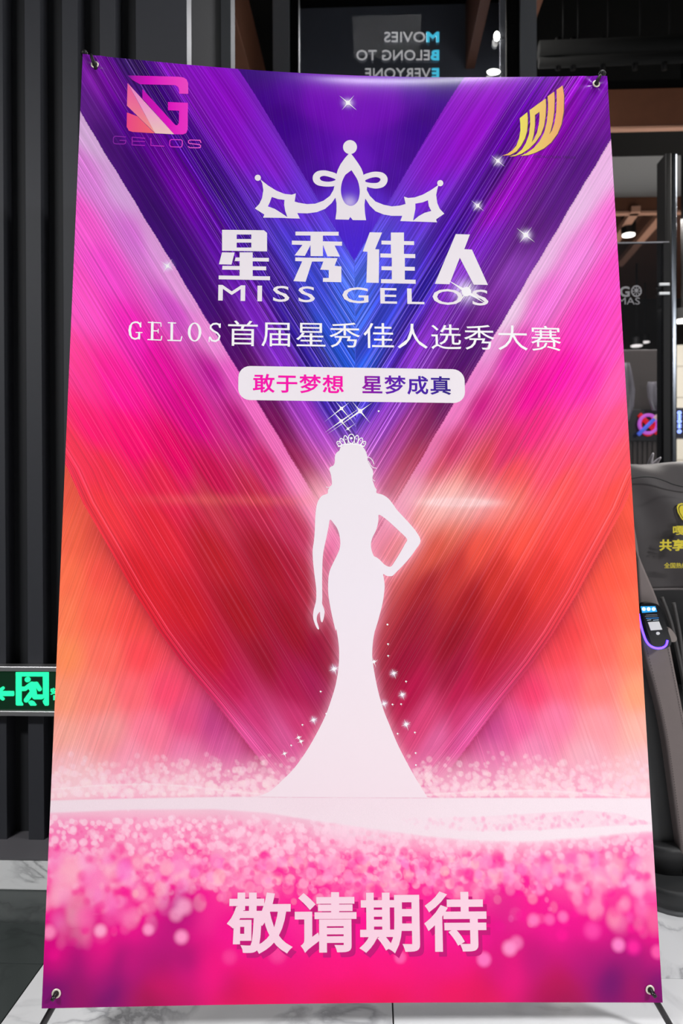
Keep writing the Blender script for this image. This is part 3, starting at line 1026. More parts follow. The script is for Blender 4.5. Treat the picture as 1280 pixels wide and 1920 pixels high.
me.materials.append(print_material())
banner = bpy.data.objects.new('event_banner', me)
COL.objects.link(banner)
tag(banner, 'tall purple and pink pageant banner printed with a white silhouette of a woman', 'banner')

# plain white back of the sheet
bu, bv = np.meshgrid(np.linspace(0, 1, 41), np.concatenate([np.linspace(0, 0.12, 25), np.linspace(0.14, 0.9, 20), np.linspace(0.91, 1, 16)]))
bi = np.arange(bu.size).reshape(bu.shape)
mesh_obj('sheet_back', sheet(bu, bv, -0.0022).reshape(-1, 3),
         [tuple(int(k) for k in q) for q in np.stack([bi[:-1, :-1], bi[:-1, 1:], bi[1:, 1:], bi[1:, :-1]], -1).reshape(-1, 4)],
         mat('vinyl_back', (190, 190, 195), 0.6), banner, True)


def ink(name, rgb, grad=None, axis='u'):
    """printing ink: one colour, or a colour run across the mark (stops: position, r, g, b)"""
    if name in MATS:
        return MATS[name]
    m = mat(name, rgb, 0.5, spec=0.2)
    b = m.node_tree.nodes['Principled BSDF']
    c = [x * ALB for x in s2l(rgb)]
    b.inputs['Base Color'].default_value = (*c, 1)
    if grad:
        nt = m.node_tree
        a = nt.nodes.new('ShaderNodeAttribute')
        a.attribute_name = 'run'
        sep = nt.nodes.new('ShaderNodeSeparateXYZ')
        nt.links.new(a.outputs['Vector'], sep.inputs[0])
        r = nt.nodes.new('ShaderNodeValToRGB')
        while len(r.color_ramp.elements) > 1:
            r.color_ramp.elements.remove(r.color_ramp.elements[-1])
        for i, g in enumerate(grad):
            e = r.color_ramp.elements[0] if i == 0 else r.color_ramp.elements.new(g[0])
            e.position = g[0]
            e.color = (*[x * ALB for x in s2l(g[1:])], 1)
        nt.links.new(sep.outputs[0 if axis == 'u' else 1], r.inputs[0])
        nt.links.new(r.outputs[0], b.inputs['Base Color'])
    return m


def print_part(name, VF, m, level=1, label=None, is_uv=False):
    """lay a flat shape (photo measurements or sheet coordinates) on the sheet as a film of ink"""
    V, F = VF
    uv = np.asarray(V, float) if is_uv else px2uv(V)
    P = sheet(uv[:, 0], uv[:, 1], 0.0001 + 0.00015 * level)
    # all faces towards the viewer
    F2 = []
    for f in F:
        a, b_, c = uv[f[0]], uv[f[1]], uv[f[2]]
        cr = (b_[0] - a[0]) * (c[1] - a[1]) - (b_[1] - a[1]) * (c[0] - a[0])
        F2.append(tuple(reversed(f)) if cr > 0 else tuple(f))
    o = mesh_obj(name, P, F2, m, banner)
    lo, hi = uv.min(0), uv.max(0)
    run = np.concatenate([(uv - lo) / np.maximum(hi - lo, 1e-6), np.zeros((len(uv), 1))], 1)
    at_ = o.data.attributes.new('run', 'FLOAT_VECTOR', 'POINT')
    at_.data.foreach_set('vector', run.astype(np.float32).ravel())
    if label:
        o['label'] = label
    return o


def text_uv(body, xr, yr, weight=0.0, spacing=1.0, shift=(0, 0)):
    """one printed line: left and right end, top and bottom at its middle (photo measurements)"""
    V, F = text2d(body, weight, spacing)
    xm, ym = (xr[0] + xr[1]) / 2, (yr[0] + yr[1]) / 2
    q = px2uv([(xm, yr[0]), (xm, yr[1])])
    l, r = px2uv([(xr[0], ym)])[0][0], px2uv([(xr[1], ym)])[0][0]
    a, b_ = np.array([l, q[0, 1]]), np.array([r, q[1, 1]])
    return (a + V * (b_ - a) + np.array([shift[0] / 1090, shift[1] / 1760]), F)


def print_text(name, VF, m, level, label):
    return print_part(name, VF, m, level, label, True)


WHITE = ink('white_print', (241, 233, 239))
WHITE2 = ink('bright_print', (250, 247, 250))
# woman
print_part('woman_silhouette', fill2d([smooth_loop(WOMAN, 3), smooth_loop(WOMAN_GAP, 3)]),
           ink('gown_print', (240, 232, 238), [(0, 240, 232, 238), (0.45, 240, 230, 238), (0.8, 241, 226, 233), (1, 241, 222, 230)], 'v'), 1,
           'white silhouette of a woman in a long gown, hand on hip')
locks = [pen(H8([(686, 570), (715, 580), (738, 605), (750, 640)]), 1.5), pen(H8([(695, 610), (720, 655), (745, 678), (775, 682)]), 1.3),
         pen(H8([(733, 775), (735, 795), (760, 810)]), 1.1), pen(H8([(275, 870), (300, 876), (325, 858)]), 1.2)]
for lk in locks:
    print_part('loose_hair', union2d([lk]), WHITE, 1)
# tiara
tp = []
for cx, cy, rx, ry, rot in ((404, 440, 17, 30, -38), (434, 418, 18, 36, -27), (472, 400, 19, 44, -14), (525, 388, 31, 46, 0), (576, 396, 19, 42, 12), (615, 414, 19, 36, 26), (646, 440, 17, 30, 38)):
    a = math.radians(rot)
    tp.append(loops_of([H8(ellipse(cx, cy, rx + 5, ry + 5, 24, a)), H8(ellipse(cx, cy, rx - 4, ry - 4, 24, a))]))
    tp.append(loops_of([H8(ellipse(cx + 6 * math.sin(a), cy - 6, 6 if rot else 14, 6 if rot else 12, 12))]))
tp.append(pen(H8([(395, 465), (450, 447), (525, 438), (600, 447), (652, 466)]), 2.2))
print_part('tiara', union2d(tp), WHITE2, 2, 'small looped tiara above the hair')
# crown emblem
CR = lambda L: [(460 + x / 3.282, 250 + y / 3.282) for x, y in L]
crown = [loops_of([CR(ellipse(643, 85, 43, 43, 32))]), loops_of([CR(ellipse(76, 274, 19, 19, 20))]), loops_of([CR(ellipse(1198, 307, 19, 19, 20))]),
         loops_of([CR([(643, 118), (665, 145), (690, 180), (712, 215), (722, 240), (727, 262), (748, 330), (743, 375), (737, 400), (732, 440), (735, 490), (742, 535), (660, 534), (645, 515), (635, 532),
                     (553, 530), (560, 480), (560, 430), (553, 395), (542, 345), (548, 320), (560, 252), (568, 225), (585, 190), (612, 152)]),
                 CR(smooth_loop([(643, 222), (668, 252), (690, 290), (701, 335), (702, 375), (692, 415), (670, 440), (643, 447), (614, 432), (594, 395), (587, 350), (594, 300), (615, 255)], 3)[1:-2])]),
         loops_of([smooth_loop(CR([(562, 252), (520, 235), (480, 228), (440, 235), (416, 260), (416, 292), (438, 317), (480, 327), (520, 328), (550, 322), (556, 290)]), 3),
                 smooth_loop(CR([(555, 285), (520, 270), (485, 262), (462, 268), (458, 280), (470, 292), (500, 298), (530, 296)]), 3)]),
         loops_of([smooth_loop(CR([(722, 260), (760, 243), (800, 236), (845, 243), (871, 268), (872, 300), (850, 329), (810, 340), (775, 337), (742, 325), (730, 295)]), 3),
                 smooth_loop(CR([(732, 293), (770, 275), (805, 270), (828, 278), (828, 292), (810, 305), (775, 306), (750, 302)]), 3)]),
         loops_of([CR([(543, 345), (520, 385), (480, 415), (430, 433), (380, 436), (330, 428), (300, 420), (315, 491), (380, 493), (440, 485), (490, 465), (530, 430), (556, 392)])]),
         loops_of([CR([(744, 345), (765, 385), (800, 420), (850, 440), (900, 450), (950, 445), (988, 434), (967, 508), (900, 508), (850, 500), (800, 480), (765, 445), (736, 400)])]),
         loops_of([CR([(92, 284), (140, 322), (190, 353), (240, 373), (285, 378), (310, 370), (303, 420), (318, 490), (335, 525), (262, 523), (240, 521), (108, 519), (116, 500), (58, 463), (85, 435),
                     (102, 400), (110, 350), (104, 310)]), CR([(162, 392), (200, 405), (240, 410), (238, 440), (245, 480), (258, 516), (220, 490), (180, 465), (138, 450), (150, 425)])]),
         loops_of([CR([(1187, 318), (1140, 350), (1090, 378), (1040, 395), (1000, 398), (975, 390), (985, 435), (965, 507), (952, 540), (1022, 543), (1045, 543), (1178, 548), (1172, 530), (1223, 495), (1195, 465),
                     (1180, 430), (1173, 380), (1180, 345)]), CR([(1122, 412), (1090, 425), (1045, 433), (1045, 465), (1031, 538), (1065, 510), (1100, 490), (1143, 478), (1128, 450)])])]
print_part('crown_emblem', union2d(crown), WHITE, 1, 'white open-work crown emblem')
# headline characters
HL = lambda L: [(390 + x / 2.3704, 420 + y / 2.3704) for x, y in L]
R4 = lambda x0, y0, x1, y1: [(x0, y0), (x1, y0), (x1, y1), (x0, y1)]
head = []
for lp in ([[(62, 26), (248, 28), (262, 40), (262, 122), (62, 119)], R4(127, 47, 192, 67), R4(127, 83, 192, 105)],
           [[(62, 126), (118, 127), (104, 181), (48, 179)]], [R4(140, 126, 198, 240)], [[(122, 149), (270, 151), (270, 167), (118, 165)]], [[(64, 186), (258, 189), (258, 206), (62, 203)]],
           [[(47, 229), (275, 233), (275, 250), (47, 246)]],
           [[(388, 34), (580, 35), (580, 52), (388, 51)]], [R4(455, 50, 510, 143)], [[(372, 74), (595, 79), (595, 97), (372, 92)]], [[(420, 92), (456, 92), (430, 142), (384, 140)]],
           [[(510, 92), (560, 92), (586, 145), (530, 144)]],
           [[(387, 149), (575, 152), (562, 186), (592, 189), (592, 259), (510, 257), (510, 240), (536, 240), (536, 205), (498, 203), (512, 167), (462, 167), (433, 257), (379, 254), (418, 166), (387, 165)]],
           [[(718, 37), (773, 38), (742, 112), (760, 113), (758, 262), (703, 261), (708, 124), (687, 122)]],
           [R4(812, 38, 870, 140)], [[(770, 74), (915, 77), (915, 94), (770, 91)]], [[(765, 131), (920, 134), (920, 152), (765, 149)]], [R4(816, 150, 874, 250)],
           [[(770, 188), (918, 191), (918, 208), (770, 205)]], [[(768, 245), (922, 248), (922, 266), (768, 263)]],
           [[(1100, 45), (1163, 47), (1138, 112), (1172, 114), (1243, 271), (1180, 270), (1118, 150), (1072, 268), (1007, 266)]]):
    head.append(loops_of([HL(l) for l in lp]))
print_part('headline_lettering', union2d(head), WHITE, 1, 'heavy white Chinese headline 星秀佳人')
tV, tF = text_uv('MISS GELOS', (409, 915), (538.6, 568.5), 0.006, 1.32)
order = sorted(range(len(tF)), key=lambda k: min(tV[i][0] for i in tF[k]))
glyphs, right = [], -1.0
for k in order:                                     # one part for each letter
    if min(tV[i][0] for i in tF[k]) > right + 0.003:
        glyphs.append([])
    glyphs[-1].append(tF[k])
    right = max(right, max(tV[i][0] for i in tF[k])) if len(glyphs[-1]) > 1 else max(tV[i][0] for i in tF[k])
for gl in glyphs:
    us = sorted({i for f in gl for i in f})
    mp = {i: k for k, i in enumerate(us)}
    print_part('title_letter', (tV[us], [tuple(mp[i] for i in f) for f in gl]), WHITE, 1, None, True)
# subtitle
SB = lambda L: [(220 + x / 2.909, 590 + y / 2.909) for x, y in L]
ser = []
for L, w in (([(127, 66), (122, 50), (110, 42), (97, 41), (82, 46), (70, 62), (65, 85), (69, 110), (80, 127), (97, 133), (112, 128), (119, 118)], 9), ([(72, 62), (67, 85), (71, 110)], 14), ([(128, 42), (128, 66)], 5),
             ([(119, 99), (119, 130)], 11), ([(101, 97), (135, 98)], 5), ([(191, 44), (189, 134)], 14), ([(168, 42), (236, 45)], 6), ([(237, 45), (238, 64)], 5), ([(190, 88), (222, 89)], 6),
             ([(223, 79), (222, 100)], 5), ([(166, 136), (237, 139)], 6), ([(238, 138), (242, 118)], 6), ([(297, 47), (296, 137)], 14), ([(277, 44), (318, 46)], 6), ([(275, 140), (345, 142)], 7), ([(346, 141), (351, 120)], 6),
             ([(559, 68), (554, 54), (540, 49), (522, 51), (509, 61), (508, 75), (522, 88), (545, 101), (557, 117), (552, 136), (534, 145), (515, 141), (504, 124)], 10), ([(561, 49), (561, 70)], 5), ([(501, 124), (500, 148)], 5)):
    ser.append(pen(SB(L), w / 2.909, cap=3 if w < 8 else 5))
ser.append(loops_of([SB(ellipse(421, 95, 37, 52, 28)), SB(ellipse(421, 95, 22, 45, 28))]))
print_part('subtitle_latin', union2d(ser), WHITE2, 1, 'white serif capitals GELOS')
print_text('subtitle_lettering', text_uv('首届星秀佳人选秀大赛', (427.3, 1050.8), (606, 653.4), 0.0, 1.06), WHITE2, 1, 'thin white line of Chinese lettering')
# slogan plate
a_, b_ = px2uv([(447, 686), (872, 756)])
asp = 2.0 / 1.2
pl = [(x, y / asp) for x, y in rrect(a_[0], a_[1] * asp, b_[0], b_[1] * asp, 0.021)]
print_part('slogan_plate', fill2d([pl]), WHITE, 1, 'white rounded plate', True)
print_text('slogan_lettering', text_uv('敢于梦想', (473.8, 644.5), (702, 737.3), 0.018, 1.08), ink('magenta_run', (250, 0, 175), [(0, 250, 0, 175), (1, 250, 0, 170)]), 2, 'magenta Chinese lettering on the plate')
print_text('slogan_lettering', text_uv('星梦成真', (678, 845), (704.5, 740), 0.018, 1.08), ink('violet_run', (90, 20, 160), [(0, 150, 0, 165), (0.35, 95, 20, 175), (0.7, 72, 25, 165), (1, 45, 25, 125)]), 2, 'violet Chinese lettering on the plate')
# closing line with its printed drop shadow
print_text('closing_shadow', text_uv('敬请期待', (425, 912), (1672, 1788), 0.026, 1.06, (7, 8)), ink('drop_shadow_ink', (196, 8, 118)), 1, 'darker printed drop shadow')
print_text('closing_lettering', text_uv('敬请期待', (425, 912), (1672, 1788), 0.026, 1.06), ink('rose_print', (246, 208, 224)), 2, 'large bold pale pink Chinese lettering')
# sponsor emblem at the upper left
GL = lambda L: [(200 + x / 6.4, 130 + y / 6.4) for x, y in L]
print_part('g_emblem_bar', fill2d([GL([(250, 74), (860, 89), (920, 98), (958, 122), (976, 165), (978, 295), (870, 293), (868, 245), (855, 210), (820, 190), (400, 180), (310, 130)])], 5),
           ink('emblem_bar', (235, 30, 200), [(0, 110, 15, 150), (0.12, 190, 10, 180), (0.35, 225, 0, 200), (0.8, 248, 60, 205), (1, 250, 75, 205)]), 1)
print_part('g_emblem_blade', fill2d([GL([(428, 235), (800, 645), (828, 672), (850, 670), (866, 640), (868, 498), (735, 492), (735, 393), (975, 402), (972, 720), (955, 765), (915, 782), (808, 780), (428, 350)])], 5),
           ink('emblem_blade', (235, 0, 200), [(0, 200, 0, 185), (0.6, 235, 0, 200), (0.85, 245, 40, 205), (1, 245, 50, 205)]), 1)
print_part('g_emblem_facet', fill2d([GL([(250, 165), (582, 768), (243, 437)])], 5), ink('emblem_facet', (250, 110, 165), [(0, 250, 90, 170), (0.5, 252, 120, 160), (1, 255, 160, 150)], 'v'), 1)
print_part('g_emblem_facet', fill2d([GL([(252, 165), (808, 780), (582, 768)])], 5), ink('emblem_pale_facet', (252, 170, 205), [(0, 250, 130, 205), (0.5, 252, 165, 215), (1, 250, 205, 200)], 'v'), 1)
print_part('g_emblem_corner', fill2d([GL([(243, 518), (370, 565), (575, 768), (310, 752), (265, 737), (240, 690)])], 5), ink('emblem_corner', (252, 75, 130), [(0, 250, 70, 140), (1, 255, 110, 115)]), 1)
gel = [pen(GL(L), 11 / 6.4, c) for L, c in (
    ([(226, 812), (105, 803), (84, 815), (80, 835), (80, 872), (90, 890), (115, 895), (205, 897), (226, 888), (230, 855), (158, 852)], False),
    ([(458, 828), (305, 815), (305, 908), (455, 914)], False), ([(305, 862), (455, 868)], False), ([(530, 828), (530, 915), (685, 923)], False),
    ([(772, 843), (893, 846), (908, 862), (905, 918), (890, 934), (772, 930), (755, 912), (757, 858)], True),
    ([(1130, 878), (1118, 852), (1000, 848), (980, 860), (980, 880), (992, 890), (1112, 904), (1128, 918), (1122, 938), (1105, 943), (1000, 942), (980, 928)], False))]
print_part('emblem_lettering', union2d(gel, 5), ink('emblem_run', (190, 30, 200), [(0, 130, 20, 165), (0.35, 175, 20, 190), (0.65, 215, 40, 210), (1, 255, 100, 215)]), 1, 'thin purple to pink capitals GELOS')
# gold emblem at the upper right
GO = lambda L, dx=0, dy=0: [(920 + (x + dx) / 6.737, 150 + (y + dy) / 6.737) for x, y in L]
gold = [[[(363, 485), (458, 408), (464, 480), (463, 560), (455, 650), (430, 735), (380, 830), (320, 905), (240, 950), (140, 957), (205, 935), (270, 890), (320, 830), (355, 740), (372, 640), (371, 560)]],
        [[(487, 383), (690, 235), (695, 330), (690, 450), (670, 580), (630, 690), (560, 790), (480, 870), (390, 930), (300, 963), (230, 968), (320, 940), (390, 880), (440, 800), (480, 690), (495, 560), (494, 470)],
         [(555, 443), (613, 402), (613, 480), (603, 570), (580, 670), (548, 742), (515, 787), (540, 690), (555, 570)]],
        [[(715, 208), (797, 148), (803, 240), (798, 400), (780, 530), (755, 640), (733, 692), (770, 640), (800, 550), (822, 420), (830, 280), (828, 125), (903, 70), (922, 200), (918, 400), (890, 560), (840, 680),
          (760, 790), (670, 865), (560, 920), (470, 950), (370, 960), (450, 925), (540, 860), (610, 780), (670, 670), (705, 530), (720, 380), (720, 290)]]]
print_part('gold_emblem_edge', merge2d([fill2d([GO(l, 9, 3) for l in s_], 5) for s_ in gold]), ink('emblem_edge', (105, 75, 70)), 1)
print_part('gold_emblem', merge2d([fill2d([GO(l) for l in s_], 5) for s_ in gold]),
           ink('gold_print', (235, 190, 100), [(0, 240, 165, 100), (0.3, 238, 222, 95), (0.5, 236, 205, 105), (0.75, 238, 185, 105), (1, 238, 160, 105)]), 2, 'golden sail-like emblem of curved strokes')
print_text('gold_emblem_lettering', text_uv('JINDAOYUAN TRADE', (1000, 1079), (292, 298.5), 0.0, 1.1), ink('faint_ink', (70, 15, 95)), 1, 'tiny dark capitals under the golden emblem')


# printed sparkles
def star(cx, cy, rays, r0):
    """rays: (angle in degrees, length)"""
    parts = [loops_of([ellipse(cx, cy, r0, r0, 14)])]
    for an, ln in rays:
        t = math.radians(an)
        d, n = np.array([math.cos(t), math.sin(t)]), np.array([-math.sin(t), math.cos(t)])
        c = np.array([cx, cy])
        parts.append(loops_of([[c + n * r0 * 0.42, c - n * r0 * 0.42, c + d * ln * 0.45 - n * r0 * 0.14, c + d * ln, c + d * ln * 0.45 + n * r0 * 0.14]]))
    return union2d(parts)


X4 = lambda a, l1, l2=None: [(a, l1), (a + 90, l2 or l1), (a + 180, l1), (a + 270, l2 or l1)]
for cx, cy, rays, r0 in ((652, 193, X4(40, 22, 18), 4), (933, 302, X4(40, 17, 14), 3.2), (895, 386, X4(40, 16, 14), 3.2), (985, 441, X4(38, 22, 19), 4.5), (314, 499, X4(35, 16), 3),
                         (874, 547, X4(32, 46, 20), 9)):
    print_part('sparkle', star(cx, cy, rays, r0), WHITE2, 3)
for cx, cy, rays, r0 in ((640, 766, [(50, 40), (230, 18), (-38, 20), (142, 42)], 3.2), (675, 771, [(50, 30), (230, 24), (-35, 28), (145, 78)], 4.2), (639.5, 789.5, [(50, 30), (230, 34), (-35, 52), (145, 40)], 3.4),
                         (652, 804, [(50, 10), (230, 8), (-35, 20), (145, 8)], 2.4)):
    print_part('sparkle', star(cx, cy, rays, r0), WHITE2, 3)
DS = lambda x, y: (480 + x / 3.5556, 1180 + y / 3.5556)
for x, y, s_ in ((520, 264, 10), (382, 604, 8), (283, 721, 7), (299, 747, 7), (189, 828, 7), (785, 216, 8), (917, 293, 8), (973, 435, 8), (852, 496, 8), (999, 633, 9)):
    cx, cy = DS(x, y)
    print_part('sparkle', star(cx, cy, [(a, (s_ * (1.15 if i % 2 else 0.7)) * (1.3 if a in (0, 70) else 1)) for i, a in enumerate((0, 70, 115, 160, 200, 250, 300, 335))], s_ * 0.33), WHITE2, 3)
for x, y in ((429, 414), (308, 636), (233, 773), (878, 98), (879, 176), (998, 347), (908, 500), (965, 498), (942, 695), (1057, 687), (1062, 824), (1064, 904), (467, 562)):
    cx, cy = DS(x, y)
    print_part('sparkle', star(cx, cy, [(0, 4), (70, 4)], 1.5), WHITE2, 3)
for cx, cy in ((709.5, 771), (726, 1171)):
    print_part('sparkle', star(cx, cy, [(0, 3)], 1.7), WHITE2, 3)

# four metal eyelets
EYE = [(178, 122), (1117, 158), (1217.5, 1855), (106, 1862)]
EYE_P = []
for ex, ey in EYE:
    uv = px2uv([(ex, ey)])[0]
    c = sheet(uv[0], uv[1], 0.0015)
    EYE_P.append(c)
    bm = bmesh.new()
    U_ = Vector(BC[1] - BC[0]).normalized()
    N_ = Vector(BN)
    W_ = N_.cross(U_)
    ring = []
    for i in range(24):
        t = 2 * math.pi * i / 24
        dr = U_ * math.cos(t) + W_ * math.sin(t)
        row = []
        for j in range(8):
            s_ = 2 * math.pi * j / 8
            row.append(bm.verts.new(Vector(c) + dr * (0.0068 + 0.0021 * math.cos(s_)) + N_ * (0.0014 * math.sin(s_))))
        ring.append(row)
    for i in range(24):
        for j in range(8):
            bm.faces.new((ring[i][j], ring[(i + 1) % 24][j], ring[(i + 1) % 24][(j + 1) % 8], ring[i][(j + 1) % 8]))
    e = bm_obj('eyelet', bm, mat('eyelet_metal', (222, 214, 200), 0.4, 0.35), banner, True)
    hole = [Vector(c) + (U_ * math.cos(2 * math.pi * k / 20) + W_ * math.sin(2 * math.pi * k / 20)) * 0.0055 - N_ * 0.0009 for k in range(20)]
    h = mesh_obj('eyelet_hole', hole, [tuple(range(20))], mat('eyelet_dark', (14, 12, 14), 0.8), e)
    h.parent = e


# ------------------------------------------------------------------ X stand that carries the banner
STEEL = mat('black_steel', (30, 28, 30), 0.35, 0.3)
PLASTIC = mat('black_plastic', (11, 10, 11), 0.5, spec=0.3)
hub_c = sheet(0.5, 0.47, -0.055)
foot = []
for e_, px_ in ((3, (97, 1890)), (2, (1236, 1884))):
    uv = px2uv([px_])[0]
    c = sheet(uv[0], uv[1], -0.014)
    d = c - hub_c
    foot.append((c, hub_c + d * ((hub_c[2] - 0.008) / (hub_c[2] - c[2]))))
stand = empty('banner_stand', (hub_c[0], hub_c[1], 0))
tag(stand, 'black X-shaped tube stand holding the pageant banner by its corners', 'stand')
bmh = bmesh.new()
bmesh.ops.create_cone(bmh, cap_ends=True, segments=20, radius1=0.045, radius2=0.045, depth=0.03)
bmesh.ops.rotate(bmh, verts=bmh.verts, matrix=Matrix.Rotation(math.radians(98), 3, 'X'))
bmesh.ops.translate(bmh, verts=bmh.verts, vec=Vector(hub_c))
bm_obj('hub', bmh, PLASTIC, stand)
tips = []
for px_ in ((158, 100), (1128.5, 138)):
    r = ray(*px_)
    pl = BC[0] - BN * 0.012
    tips.append(CAM + r * (((pl - CAM) @ BN) / (r @ BN)))
for t_ in tips:
    a = tube('upper_arm', [hub_c, t_], [0.0055, 0.0042], STEEL, stand)
    ball('tip_cap', t_, 0.0082, PLASTIC, a)
for c, f_ in foot:
    a = tube('lower_leg', [hub_c, c, f_], 0.0062, STEEL, stand)
    ball('rubber_foot', f_ + np.array([0, 0, 0.001]), 0.009, PLASTIC, a)
tube('rear_leg', [hub_c, (hub_c[0], hub_c[1] + 0.45, 0.008)], 0.006, STEEL, stand)


def on_sheet(px_, off):
    uv = px2uv([px_])[0]
    return sheet(uv[0], uv[1], off)


tube('hook_peg', [tips[0], on_sheet((176, 128), -0.012), on_sheet((178, 123), 0.001), on_sheet((176, 118), 0.006), on_sheet((173, 109), 0.007), on_sheet((171.5, 106), 0.006)], [0.004, 0.004, 0.0042, 0.0042, 0.0036, 0.003], PLASTIC, stand)
tube('hook_peg', [tips[1], on_sheet((1117, 160), -0.012), on_sheet((1117, 158), 0.001), on_sheet((1119, 153), 0.006), on_sheet((1122.5, 146), 0.007), on_sheet((1124, 143), 0.004)], [0.004, 0.004, 0.0042, 0.0042, 0.0036, 0.003], PLASTIC, stand)
for (e_, q) in ((3, (101.5, 1870)), (2, (1223.5, 1864))):
    base_ = on_sheet(EYE[e_], -0.014)
    tube('hook_peg', [base_, on_sheet(EYE[e_], 0.002), on_sheet(((EYE[e_][0] + q[0]) / 2, (EYE[e_][1] + q[1]) / 2), 0.009), on_sheet(q, 0.013)], [0.0045, 0.0045, 0.0042, 0.0034], mat('satin_black_peg', (40, 38, 40), 0.25, 0.4), stand)


# ------------------------------------------------------------------ lit exit sign on the slatted wall
def flat_part(name, VF, conv, Y, thick, m, parent):
    """shape drawn in the photograph's frame, standing upright in the plane y = Y with real thickness"""
    V, F = VF
    P = np.array([at(*conv(p), Y) for p in V])
    n = len(P)
    A = P.copy(); A[:, 1] -= thick
    cr = lambda f: (V[f[1]][0] - V[f[0]][0]) * (V[f[2]][1] - V[f[0]][1]) - (V[f[1]][1] - V[f[0]][1]) * (V[f[2]][0] - V[f[0]][0])
    F1 = [tuple(reversed(f)) if cr(f) > 0 else tuple(f) for f in F]
    F2 = [tuple(reversed([i + n for i in f])) for f in F1]
    edges = {}
    for f in F1:
        for a, b in zip(f, f[1:] + f[:1]):
            edges[(a, b)] = 1
    side = [(b, a, a + n, b + n) for (a, b) in edges if (b, a) not in edges]
    V3 = np.concatenate([A, P])
    return mesh_obj(name, V3, F1 + F2 + side, m, parent)


SG = lambda p: (p[0] / 9.143, 1220 + p[1] / 9.143)
PX = lambda p: p
SY = 2.045
sign = empty('exit_sign', at(90, 1340, SY + 0.012))
tag(sign, 'dark emergency exit sign with glowing green running man on the slatted wall', 'sign')
lo, hi = at(-70, 1336, SY), at(240, 1256, SY)
box('sign_panel', (lo[0], SY, lo[2]), (hi[0], SY + 0.03, hi[2]), mat('sign_dark_green', (4, 34, 20), 0.35, emit=(0, 60, 28), estr=0.25), sign)
ALU = mat('aluminium', (190, 188, 190), 0.35, 0.9)
for y0, y1 in ((1251, 1258), (1335, 1341.5)):
    lo, hi = at(-70, y1, SY - 0.006), at(240, y0, SY - 0.006)
    box('sign_rail', (lo[0], SY - 0.008, lo[2]), (hi[0], SY + 0.032, hi[2]), ALU, sign, bevel=0.0015)
GREEN = mat('lit_green', (0, 120, 70), 0.4, emit=(40, 255, 170), estr=1.25)
pic = flat_part('doorway', merge2d([fill2d([[(275, 368), (838, 368), (838, 930), (825, 940), (775, 940), (745, 895), (735, 860), (760, 830), (765, 790), (740, 755), (738, 440), (372, 440), (372, 870), (400, 915), (395, 938), (290, 938), (275, 920)]])]), SG, SY, 0.002, GREEN, sign)
man = [loops_of([ellipse(478, 493, 48, 46, 20)]), loops_of([[(525, 535), (640, 535), (655, 545), (615, 610), (635, 745), (560, 800), (545, 730), (490, 640)]]), pen([(545, 565), (435, 652), (365, 652)], 72),
       pen([(625, 565), (685, 660)], 68), pen([(555, 710), (455, 845)], 82), pen([(590, 730), (600, 790), (720, 790)], 80), loops_of([[(488, 882), (515, 856), (548, 852), (590, 872), (628, 925), (620, 938), (530, 938)]])]
flat_part('running_man', union2d(man), SG, SY, 0.003, GREEN, sign)
flat_part('arrow', union2d([loops_of([[(-150, 690), (235, 690), (245, 705), (245, 765), (235, 775), (-150, 775)]]), pen([(55, 640), (-60, 732), (55, 825)], 55)]), SG, SY, 0.0025, GREEN, sign)
tv, tf = text2d('安', 0.03)
flat_part('sign_lettering', (tv * np.array([112, 115]) + np.array([868, 638]), tf), SG, SY, 0.002, GREEN, sign)
tv, tf = text2d('E', 0.02)
flat_part('sign_lettering', (tv * np.array([58, 80]) + np.array([918, 765]), tf), SG, SY, 0.002, GREEN, sign)

# ------------------------------------------------------------------ glass shop front with mirrored words
GY_ = 4.0
front = empty('glass_partition', (float(at(750, 300, GY_)[0]), GY_, 0))
tag(front, 'dark glass partition with chrome posts and mirrored words behind the top of the banner', 'partition')


def post(name, x0, x1, Y, d, z1, m, parent, z0=0.0, bevel=0.003):
    return box(name, (float(at(x0, 60, Y)[0]), Y, z0), (float(at(x1, 60, Y)[0]), Y + d, z1), m, parent, bevel=bevel)


post('chrome_post', 511, 542, GY_ - 0.02, 0.09, 4.38, CHROME, front)
post('chrome_post', 975, 1006, GY_ - 0.02, 0.09, 4.38, CHROME, front)
post('black_mullion', 543, 560, GY_, 0.06, 4.38, BLACK, front)
post('black_mullion', 950, 974, GY_, 0.06, 4.38, BLACK, front)
post('glass_edge', 937, 948, GY_ + 0.01, 0.02, 4.38, mat('glass_edge', (110, 112, 118), 0.15, 0.3), front, bevel=0.001)
post('glass_pane', 560, 937, GY_ + 0.015, 0.010, 4.38, glass_mat('tinted_glass', (214, 216, 220), 0.05), front, bevel=0.0)
post('backing_board', 560, 937, GY_ + 0.9, 0.02, 4.38, mat('dark_board', (120, 124, 132), 0.6), front, bevel=0.0)
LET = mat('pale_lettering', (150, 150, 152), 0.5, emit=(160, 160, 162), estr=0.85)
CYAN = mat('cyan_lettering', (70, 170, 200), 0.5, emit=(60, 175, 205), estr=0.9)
pane = [o for o in front.children if o.name.startswith('glass_pane')][0]
for word, y0, y1, x0, xm, x1 in (('MOVIES', 60, 79, 720, 799, 823), ('BELONG TO', 94, 113, 668, 807, 823), ('EVERYONE', 128, 147, 684, 809, 823)):
    for body, a, b, m, w in ((word[0], xm, x1, CYAN, 0.035), (word[1:], x0, xm - 2, LET, 0.0)):
        tv, tf = text2d(body, w)
        V = np.stack([b + (a - b) * tv[:, 0], y0 + (y1 - y0) * tv[:, 1]], -1)
        flat_part('window_lettering', (V, tf), PX, GY_ + 0.013, 0.002, m, pane)
GLINT = mat('lamp_white', (255, 255, 255), 0.5, emit=(255, 252, 245), estr=6.0)  # glowing bodies added in place of highlights on the glass edge
